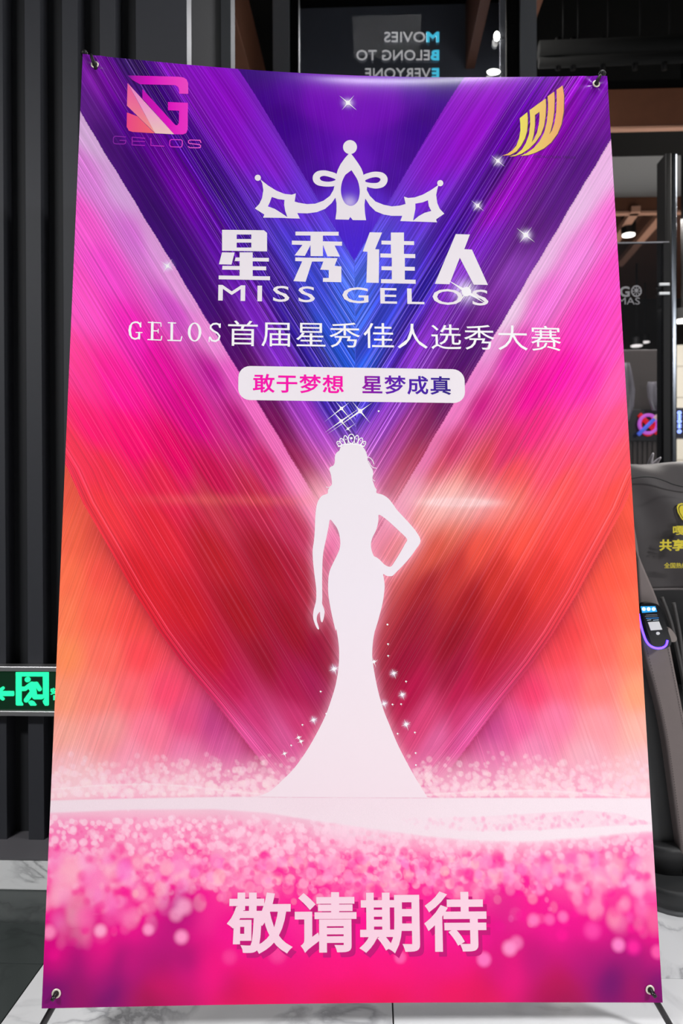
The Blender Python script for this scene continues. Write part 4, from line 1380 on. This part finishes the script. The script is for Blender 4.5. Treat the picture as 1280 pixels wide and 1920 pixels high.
for i, (x, y, rx, rz) in enumerate(((931, 68, 0.016, 0.026), (925, 135, 0.036, 0.016))):
    p = at(x, y, GY_ - 0.01)
    L_ = empty('spot_lamp', p)
    tag(L_, ['small bright lamp high on the glass edge beside the mirrored words', 'wide bright lamp on the glass edge touching the banner top'][i], 'lamp')
    ball('lamp_lens', p, 1.0, GLINT, L_, (rx, 0.012, rz))
    tube('lamp_bracket', [p + np.array([0.0, 0.008, 0]), (float(at(943, y, GY_)[0]), GY_ + 0.012, p[2])], 0.008, CHROME, L_, 8)

# ------------------------------------------------------------------ dark column with a chrome corner
CY = 4.3
colm = empty('column', (float(at(1250, 500, CY)[0]), CY, 0))
tag(colm, 'dark square column with a shiny chrome corner right of the banner', 'column')
zt = float(at(1245, 286, CY)[2])
box('shaft', (float(at(1248, 500, CY)[0]), CY, 0), (float(at(1259, 500, CY)[0]), CY + 0.14, zt), mat('column_black', (7, 7, 8), 0.5, spec=0.2), colm, bevel=0.006)
box('chrome_corner', (float(at(1259.5, 500, CY)[0]), CY + 0.005, 0), (float(at(1270, 500, CY)[0]), CY + 0.14, zt), mat('dark_chrome', (88, 92, 98), 0.22, 1.0), colm, bevel=0.008)

# ------------------------------------------------------------------ downlights
DL = mat('downlight_black', (14, 14, 14), 0.5)


def downlight(px_, Y, r, label, rim=0.08):
    p = at(px_[0], px_[1], Y)
    o = empty('downlight', p)
    tag(o, label, 'lamp', 'downlights under the hall ceiling')
    top = 4.40
    bm = bmesh.new()
    bmesh.ops.create_cone(bm, cap_ends=True, segments=20, radius1=r * 1.15, radius2=r * 1.15, depth=rim)
    bmesh.ops.translate(bm, verts=bm.verts, vec=Vector((p[0], p[1], p[2] + rim / 2 + 0.002)))
    bm_obj('can', bm, DL, o)
    bm = bmesh.new()
    bmesh.ops.create_cone(bm, cap_ends=True, segments=20, radius1=r, radius2=r, depth=0.01)
    bmesh.ops.translate(bm, verts=bm.verts, vec=Vector((p[0], p[1], p[2] - 0.004)))
    bm_obj('lens', bm, mat('downlight_lens', (255, 255, 255), 0.5, emit=(255, 248, 238), estr=3.0), o)
    tube('stem', [(p[0], p[1], p[2] + rim), (p[0], p[1], max(top, p[2] + rim + 0.02))], 0.012, DL, o, 8)


downlight((1178, 440), 6.7, 0.055, 'black can lamp with a lit lens between the slanting battens', 0.16)
downlight((1193, 648), 8.2, 0.06, 'small lit lamp far behind the glass screen, the nearer of two')  # this lamp and the next replace lamp reflections in the glass
downlight((1209, 641), 8.9, 0.05, 'small dimmer lamp far behind the glass screen, the farther of two')
downlight((1279, 601), 5.6, 0.06, 'bright lamp at the right edge beside the dark column')

# ------------------------------------------------------------------ low glass screen
BY = 3.4
screen = empty('glass_screen', (float(at(1200, 700, BY)[0]), BY, 0))
tag(screen, 'clear glass screen with a dark post behind the massage chair', 'screen')
zt = float(at(1200, 456, BY)[2])
box('glass_pane', (float(at(1085, 700, BY)[0]), BY, 0.03), (float(at(1241, 700, BY)[0]), BY + 0.010, zt), glass_mat('clear_glass', (196, 196, 200), 0.05), screen)
box('top_edge', (float(at(1085, 700, BY)[0]), BY - 0.001, zt), (float(at(1254, 700, BY)[0]), BY + 0.011, zt + 0.006), mat('glass_top_edge', (120, 120, 125), 0.3, 0.3), screen)
box('post', (float(at(1241, 700, BY)[0]), BY - 0.01, 0), (float(at(1256, 700, BY)[0]), BY + 0.035, zt), mat('post_black', (12, 12, 14), 0.5, spec=0.2), screen, bevel=0.004)
for y in (534, 551):
    p = at(1244, y, BY - 0.012)
    box('clamp', (p[0] - 0.025, BY - 0.022, p[2] - 0.007), (p[0] + 0.025, BY - 0.009, p[2] + 0.007), mat('clamp_chrome', (150, 152, 154), 0.35, 0.6), screen, bevel=0.003)
GREY = mat('frosted_lettering', (128, 126, 130), 0.6)  # reflected lettering drawn as grey shapes on the pane
sp = [o for o in screen.children if o.name.startswith('glass_pane')][0]
for body, a, b in (('G', (1161, 537), (1180, 557)), ('MAS', (1158, 558), (1199, 571))):
    tv, tf = text2d(body, 0.03 if body == 'G' else 0.0)
    flat_part('screen_lettering', (np.array(a) + tv * (np.array(b) - np.array(a)), tf), PX, BY - 0.001, 0.002, GREY, sp)
em = [loops_of([ellipse(1192.5, 546, 10, 11, 24), ellipse(1192.5, 546, 7.6, 8.4, 24)]), loops_of([ellipse(1192.5, 545, 3.2, 3.6, 14)])]
em += [pen([(1192.5 + 4 * math.cos(t), 546 + 4.4 * math.sin(t)), (1192.5 + 8 * math.cos(t), 546 + 8.8 * math.sin(t))], 1.4) for t in [k * math.pi / 4 for k in range(8)]]
flat_part('ring_emblem', union2d(em), PX, BY - 0.001, 0.002, GREY, sp)

# ------------------------------------------------------------------ cabinet with a neon emblem behind the screen
KY = 5.1
cab = empty('neon_cabinet', (float(at(1205, 800, KY)[0]), KY, 0))
tag(cab, 'grey brown cabinet carrying a red and violet neon emblem behind the glass', 'cabinet')
zt = float(at(1200, 655, KY)[2])
x0, x1 = float(at(1120, 800, KY)[0]), float(at(1257, 800, KY)[0])
box('body', (x0, KY, 0), (x1, KY + 0.5, zt), mat('cabinet_grey', (98, 92, 86), 0.6, noise=0.08, nscale=8), cab, bevel=0.01)
for k in range(15):
    xk = x0 + (x1 - x0) * (k + 0.5) / 15
    box('front_slat', (xk - 0.009, KY - 0.012, 0.02), (xk + 0.009, KY, float(at(1200, 828, KY)[2])), mat('cabinet_slat', (88, 82, 76), 0.6), cab)
lo, hi = at(1150, 828, KY), at(1256, 768, KY)
panel = box('black_panel', (lo[0], KY - 0.02, lo[2]), (hi[0], KY, hi[2]), mat('panel_black', (12, 11, 13), 0.3), cab, bevel=0.003)


def neon(name, pts, r, rgb, estr, Y):
    P = [at(x, y, Y) for x, y in pts]
    return tube(name, P, r, mat('neon_%d_%d_%d' % rgb, rgb, 0.4, emit=rgb, estr=estr), panel, 10)


ring_pts = [(1215 + 17 * math.cos(t), 795 + 17 * math.sin(t)) for t in [2 * math.pi * k / 28 for k in range(29)]]
neon('neon_ring', ring_pts, 0.0115, (225, 110, 235), 1.3, KY - 0.045)
neon('neon_red_bar', [(1198, 777), (1232, 812)], 0.017, (245, 25, 40), 1.2, KY - 0.032)
neon('neon_red_ring', [(1214 + 13 * math.cos(t), 797 + 19 * math.sin(t)) for t in [2 * math.pi * k / 24 for k in range(25)]], 0.009, (245, 30, 50), 1.0, KY - 0.03)
neon('neon_blue_bar', [(1196, 815), (1226, 786)], 0.013, (90, 120, 250), 1.3, KY - 0.06)
neon('neon_blue_tip', [(1226, 786), (1233, 779)], 0.013, (245, 210, 200), 1.0, KY - 0.06)
# pale plastic wrap hanging behind the screen
WRAP = mat('plastic_wrap', (190, 188, 196), 0.3)
WRAP.node_tree.nodes['Principled BSDF'].inputs['Alpha'].default_value = 0.42


def wrap(pts_px, Y, label):
    c = np.array(pts_px, float)
    V, F = [], []
    n = 14
    for i, (xa, xb, y) in enumerate(c):
        for k in range(n):
            s_ = k / (n - 1)
            x = xa + (xb - xa) * s_
            p = at(x, y, Y + 0.02 * math.sin(s_ * 9 + i * 0.8) + 0.012 * math.sin(s_ * 23 + i))
            V.append(p)
    for i in range(len(c) - 1):
        for k in range(n - 1):
            F.append((i * n + k, i * n + k + 1, (i + 1) * n + k + 1, (i + 1) * n + k))
    o = mesh_obj('plastic_wrap', V, F, WRAP, None, True)
    md = o.modifiers.new('thickness', 'SOLIDIFY'); md.thickness = 0.001
    return tag(o, label, 'plastic wrap')


wrap([(1140, 1180, 680), (1138, 1186, 705), (1140, 1190, 730), (1140, 1188, 760), (1140, 1178, 790)], KY - 0.05, 'crumpled clear plastic hanging just right of the banner edge')
wrap([(1214, 1250, 716), (1212, 1254, 726), (1214, 1256, 745), (1222, 1256, 770), (1240, 1256, 766)], KY - 0.09, 'folded clear plastic hanging beside the dark screen post')

# LED column sign at the far right
LY = 6.0
led = empty('led_sign', at(1290, 830, LY))
tag(led, 'black box sign with a column of blue LED characters at the right edge', 'sign')
lo, hi = at(1267, 822, LY), at(1330, 764, LY)
box('case', (lo[0], LY, lo[2]), (hi[0], LY + 0.08, hi[2]), mat('led_case', (14, 16, 30), 0.3), led, bevel=0.004)
LEDM = mat('led_blue', (120, 150, 255), 0.4, emit=(130, 150, 255), estr=2.2)
for k, y in enumerate((774, 782, 790, 799, 809)):
    sh = [fill2d([ellipse(1273, y, 3.8, 3.4, 14), ellipse(1273, y, 2.0, 1.6, 14)])] if k % 2 == 0 else [stroke2d([(1270, y - 2), (1276, y - 2)], 1.6), stroke2d([(1270, y + 2), (1276, y + 2)], 1.6), stroke2d([(1273, y - 4), (1273, y + 4)], 1.6)]
    flat_part('led_character', merge2d(sh), PX, LY, 0.004, LEDM, led)
tube('bracket', [at(1325, 822, LY + 0.04), (float(at(1325, 822, LY + 0.04)[0]), LY + 0.04, 0.0)], 0.02, BLACK, led)

# ------------------------------------------------------------------ massage chair
LEATHER = mat('taupe_leather', (112, 101, 99), 0.5, noise=0.05, nscale=40, bump=0.25)
DARKL = mat('black_leather', (34, 34, 35), 0.45, noise=0.05, nscale=40, bump=0.2)
chair = empty('massage_chair', (1.02, 2.3, 0))
tag(chair, 'black and taupe leather massage chair half hidden behind the banner', 'chair')


def rounded_slab(name, x0, x1, y0, y1, z0, z1, r, m, parent, bevel=0.01):
    bm = bmesh.new()
    lp = rrect(x0, y0, x1, y1, r, 6)
    vs = [bm.verts.new((x, y, z0)) for x, y in lp]
    f = bm.faces.new(vs)
    ex = bmesh.ops.extrude_face_region(bm, geom=[f])
    bmesh.ops.translate(bm, verts=[v for v in ex['geom'] if isinstance(v, bmesh.types.BMVert)], vec=(0, 0, z1 - z0))
    bmesh.ops.recalc_face_normals(bm, faces=bm.faces[:])
    if bevel:
        ed = [e for e in bm.edges if abs(e.verts[0].co.z - e.verts[1].co.z) < 1e-6 and e.verts[0].co.z > (z0 + z1) / 2]
        bmesh.ops.bevel(bm, geom=ed, offset=bevel, segments=3, affect='EDGES', profile=0.5)
    return bm_obj(name, bm, m, parent, True)


rounded_slab('foot_rim', 0.715, 1.36, 1.90, 2.75, 0.0, 0.016, 0.09, mat('foot_rim_grey', (105, 106, 108), 0.5), chair, 0.003)
rounded_slab('foot_plate', 0.712, 1.363, 1.897, 2.753, 0.016, 0.062, 0.09, mat('foot_plate_dark', (44, 45, 46), 0.5), chair, 0.012)
rounded_slab('base', 0.735, 1.34, 1.99, 2.66, 0.060, 0.135, 0.07, mat('base_dark', (38, 38, 39), 0.5), chair, 0.015)
rounded_slab('seat', 0.80, 1.30, 2.12, 2.70, 0.135, 0.46, 0.06, DARKL, chair, 0.05)
rounded_slab('backrest', 0.80, 1.30, 2.47, 2.72, 0.44, 1.16, 0.07, DARKL, chair, 0.06)


def side_shape(name, left, right, Y, thick, m, bevel, n=5):
    """curved upright panel between two edges, with depth"""
    Lp, Rp = smooth_loop(left, n, False), smooth_loop(right, n, False)
    k = min(len(Lp), len(Rp))
    bm = bmesh.new()
    A = [bm.verts.new(Vector(at(x, y, Y))) for x, y in Lp[:k]]
    B = [bm.verts.new(Vector(at(x, y, Y))) for x, y in Rp[:k]]
    fs = [bm.faces.new((A[i], A[i + 1], B[i + 1], B[i])) for i in range(k - 1)]
    bmesh.ops.recalc_face_normals(bm, faces=fs)
    ex = bmesh.ops.extrude_face_region(bm, geom=fs)
    bmesh.ops.translate(bm, verts=[v for v in ex['geom'] if isinstance(v, bmesh.types.BMVert)], vec=(0, thick, 0))
    bmesh.ops.recalc_face_normals(bm, faces=bm.faces[:])
    if bevel:
        ed = [e for e in bm.edges if len(e.link_faces) == 2 and e.calc_face_angle(0) > 0.9]
        bmesh.ops.bevel(bm, geom=ed, offset=bevel, segments=3, affect='EDGES', profile=0.5)
    return bm_obj(name, bm, m, chair, False)


ARM_L = [(1184, 985), (1193, 1040), (1199, 1130), (1206, 1212), (1222, 1275), (1236, 1330), (1247, 1385), (1255, 1440), (1263, 1500), (1271, 1560), (1276, 1605), (1271, 1640)]
ARM_R = [(1188, 985), (1199, 1042), (1232, 1122), (1252, 1190), (1264, 1250), (1276, 1310), (1287, 1370), (1297, 1430), (1306, 1500), (1313, 1560), (1317, 1605), (1312, 1645)]
side_shape('arm_panel', ARM_L, ARM_R, 1.99, 0.10, LEATHER, 0.006)
side_shape('side_panel', [(1150, 985), (1150, 1040), (1150, 1130), (1150, 1212), (1155, 1275), (1160, 1330), (1165, 1385), (1170, 1440), (1180, 1500), (1195, 1560), (1213, 1602), (1236, 1628)],
           [(1186, 985), (1197, 1042), (1215, 1122), (1215, 1212), (1235, 1275), (1250, 1330), (1262, 1385), (1270, 1440), (1278, 1500), (1286, 1560), (1288, 1605), (1268, 1640)], 2.03, 0.12, mat('side_black', (40, 41, 42), 0.5, noise=0.05, nscale=60), 0.008)
arm2 = [o for o in chair.children if o.name == 'arm_panel'][0].copy()
COL.objects.link(arm2)
arm2.location.x += 0.545
for edge, dx in ((ARM_L, 5), (ARM_R, -5)):
    sp_ = smooth_loop([(x + dx, y) for x, y in edge[3:]], 4, False)
    V, F = [], []
    for a, b in zip(sp_[:-1], sp_[1:]):
        for k in range(3):
            p, q = a + (b - a) * (k / 3), a + (b - a) * (k / 3 + 0.18)
            o_ = len(V)
            for r_, dxx in ((p, -0.5), (p, 0.5), (q, 0.5), (q, -0.5)):
                V.append(at(r_[0] + dxx, r_[1], 1.9885))
            F.append((o_, o_ + 3, o_ + 2, o_ + 1))
    st_ = mesh_obj('stitching', V, F, mat('stitch_thread', (60, 52, 52), 0.8), chair)
    st_['kind'] = 'stuff'
for pts_ in ([(1262, 1130), (1275, 1200), (1283, 1290), (1292, 1400)], [(1240, 1120), (1258, 1170), (1278, 1260), (1290, 1340)]):
    tube('seat_piping', [at(x, y, 2.105) for x, y in smooth_loop(pts_, 4, False)], 0.006, mat('piping_grey', (62, 60, 60), 0.5), chair, 8)
p = at(1256, 1193, 2.0)
lever = fill2d([smooth_loop([(1247, 1175), (1256, 1182), (1263, 1195), (1259, 1201), (1250, 1198)], 4)])
flat_part('side_knob', lever, PX, 2.03, 0.02, mat('knob_taupe', (130, 120, 116), 0.5), chair)
# pay terminal on the arm
DEV = [(1197, 1136), (1202, 1129), (1214, 1128), (1225, 1131), (1231, 1140), (1238, 1160), (1246, 1185), (1250, 1198), (1248, 1207), (1240, 1212), (1228, 1213), (1218, 1208), (1211, 1196), (1203, 1170), (1198, 1150)]
dev = flat_part('pay_terminal', fill2d([smooth_loop(DEV, 3)]), PX, 1.985, 0.028, mat('terminal_black', (12, 12, 15), 0.15), chair)
dev['label'] = 'small black pay terminal with a blue screen and violet light ring'
TY = 1.9565
flat_part('terminal_face', fill2d([smooth_loop([(1200, 1136), (1206, 1132), (1224, 1134), (1229, 1143), (1243, 1188), (1240, 1193), (1228, 1194), (1219, 1188), (1207, 1160)], 3)]), PX, TY, 0.0008, mat('terminal_glass', (16, 17, 22), 0.1), dev)
flat_part('screen_header', fill2d([[(1200.5, 1137), (1228, 1136.5), (1231.5, 1147), (1203.5, 1149)]]), PX, TY - 0.0009, 0.0005, mat('screen_blue', (20, 140, 215), 0.4, emit=(25, 150, 225), estr=0.7), dev)
for cx in (1206.5, 1215.5, 1225):
    flat_part('screen_icon', fill2d([ellipse(cx, 1142, 3.6, 3.4, 16)]), PX, TY - 0.0015, 0.0005, mat('screen_white', (235, 240, 245), 0.4, emit=(235, 240, 245), estr=0.7), dev)
for y, xa, xb, c in ((1152.5, 1211, 1231, 0), (1155.5, 1209, 1232, 0), (1159, 1211, 1234, 1), (1162.5, 1213, 1220, 2), (1162.5, 1224, 1234, 2)):
    flat_part('screen_line', stroke2d([(xa, y + 0.4), (xb, y - 0.4)], 1.3, cap=2), PX, TY - 0.0009, 0.0004, [mat('line_grey', (95, 100, 110), 0.5), mat('line_blue', (40, 120, 190), 0.5, emit=(40, 120, 190), estr=0.4), mat('line_pale', (150, 165, 180), 0.5, emit=(150, 165, 180), estr=0.3)][c], dev)
flat_part('sticker', fill2d([[(1214, 1166.5), (1235, 1165), (1241, 1180.5), (1219.5, 1182)]]), PX, TY - 0.0009, 0.0005, mat('sticker_grey', (225, 225, 228), 0.5), dev)
flat_part('round_button', fill2d([ellipse(1233, 1187.5, 3.6, 3.0, 14)]), PX, TY - 0.0009, 0.0006, mat('button_white', (225, 225, 225), 0.4), dev)
RING = [(1197.5, 1150), (1201, 1168), (1206, 1186), (1212, 1201), (1220, 1210), (1231, 1214), (1242, 1213), (1249, 1208), (1251.5, 1199)]
tube('light_ring', [at(x - 0.6, y + 1.4, 1.955) for x, y in smooth_loop(RING, 4, False)], 0.0028, mat('violet_light', (80, 50, 255), 0.4, emit=(72, 45, 255), estr=7.0), dev, 8)

# printed cloth cover on the headrest
NPx, NPy = 46, 60
prof = [(2.41, 0.785), (2.395, 0.87), (2.383, 0.96), (2.375, 1.04), (2.378, 1.10), (2.395, 1.145), (2.43, 1.178), (2.48, 1.192), (2.58, 1.195), (2.68, 1.185), (2.735, 1.15), (2.745, 1.05), (2.74, 0.92)]
pr = smooth_loop(prof, 5, False)
V, F = [], []
for i, (y, z) in enumerate(pr):
    for k in range(NPx):
        s_ = k / (NPx - 1)
        x = 0.765 + 0.57 * s_
        edge = abs(2 * s_ - 1) ** 6
        yy = y + 0.03 * edge * (1 if y < 2.56 else -1) + 0.006 * math.sin(s_ * 21 + i * 0.25) * (1 - 0.4 * edge) + 0.006 * math.sin(s_ * 9 - i * 0.33)
        V.append((x, yy, z - 0.02 * edge + 0.004 * math.sin(s_ * 14 + 1)))
for i in range(len(pr) - 1):
    for k in range(NPx - 1):
        F.append((i * NPx + k, i * NPx + k + 1, (i + 1) * NPx + k + 1, (i + 1) * NPx + k))
cover = mesh_obj('headrest_cover', V, F, mat('cover_cloth', (58, 53, 54), 0.6, noise=0.08, nscale=25, bump=0.15), None, True)
md = cover.modifiers.new('thickness', 'SOLIDIFY'); md.thickness = 0.003; md.offset = 1.0
tag(cover, 'dark grey cloth cover with yellow lettering over the chair headrest', 'cloth cover')
FY = 2.352
YEL = mat('yellow_print', (214, 196, 40), 0.6)


def cover_text(name, body, a, b, w=0.02, vert=None):
    tv, tf = text2d(body, w) if vert is None else vert
    return flat_part(name, (np.array(a) + tv * (np.array(b) - np.array(a)), tf), PX, FY, 0.0012, YEL, cover)


cover_text('yellow_lettering', '共享', (1235.5, 1011), (1283, 1033), 0.03)
cover_text('yellow_lettering', '全国热线', (1244.5, 1055), (1288, 1065.5), 0.01)
cover_text('yellow_lettering', '嘎', (1261, 986), (1283, 1003), 0.02)
hs = [(1288, 983), (1277, 973), (1270, 961), (1268, 951), (1271, 945), (1278, 943), (1288, 948), (1298, 943), (1305, 945), (1308, 951), (1306, 961), (1299, 973)]
hi_ = [(1288 + (x - 1288) * 0.86, 961 + (y - 961) * 0.86) for x, y in hs]
hi2 = [(1288 + (x - 1288) * 0.78, 961 + (y - 961) * 0.78) for x, y in hs]
flat_part('yellow_emblem', merge2d([fill2d([hs, hi_]), fill2d([hi2])]), PX, FY, 0.0012, YEL, cover)
tube('seam', [at(x, y, 2.352) for x, y in smooth_loop([(1165, 903), (1185, 897), (1205, 894), (1225, 895), (1245, 901), (1262, 908), (1290, 914), (1330, 916)], 4, False)], 0.0022, mat('seam_dark', (22, 21, 22), 0.7), cover, 8)
tube('hem', [(0.775 + 0.55 * k / 20, 2.405 + 0.006 * math.sin(k * 1.05), 0.784 - 0.02 * abs(k / 10 - 1) ** 6) for k in range(21)], 0.004, mat('hem_grey', (92, 86, 86), 0.6), cover, 8)

# tuft of plastic sticking up behind the cover
tuft = empty('plastic_tuft', at(1222, 872, 2.70))
tag(tuft, 'white plastic tuft sticking up behind the headrest cover', 'plastic tuft')
for pts_ in ([(1218, 880), (1219, 866), (1224, 850)], [(1223, 882), (1229, 868), (1238, 858)]):
    tube('tuft_blade', [at(x, y, 2.70 - 0.01 * k) for k, (x, y) in enumerate(smooth_loop(pts_, 3, False))], [0.012, 0.012, 0.011, 0.009, 0.007, 0.005, 0.003], mat('tuft_white', (205, 200, 205), 0.5), tuft, 8)

# ------------------------------------------------------------------ ceiling panel lights in front of the banner
for i, (lx, ly, _p) in enumerate(PANELS):
    L_ = empty('ceiling_panel_light', (lx, ly, PANEL_Z))
    tag(L_, ['hanging ceiling light panel over the left half of the hall front', 'hanging ceiling light panel over the right half of the hall front'][i], 'lamp', 'ceiling light panels')
    box('housing', (lx - 0.62, ly - 0.32, PANEL_Z), (lx + 0.62, ly + 0.32, PANEL_Z + 0.06), mat('housing_grey', (150, 150, 152), 0.4), L_, bevel=0.004)
    box('diffuser', (lx - 0.58, ly - 0.28, PANEL_Z - 0.008), (lx + 0.58, ly + 0.28, PANEL_Z), mat('diffuser_lit', (240, 240, 240), 0.5, emit=(255, 255, 255), estr=4.0), L_)
    for dx in (-0.5, 0.5):
        tube('cable', [(lx + dx, ly, PANEL_Z + 0.06), (lx + dx, ly, 4.40)], 0.003, BLACK, L_, 6)

L_ = empty('linear_lamp', (0.6, 1.62, 3.24))  # unseen fixture added to go with the banner's edge highlight
tag(L_, 'long slim ceiling lamp right above the upper edge of the banner', 'lamp')
box('housing', (-0.1, 1.53, 3.24), (1.3, 1.71, 3.29), mat('housing_grey', (150, 150, 152), 0.4), L_, bevel=0.003)
for dx in (0.0, 1.2):
    tube('cable', [(dx, 1.62, 3.29), (dx, 1.62, 4.40)], 0.003, BLACK, L_, 6)
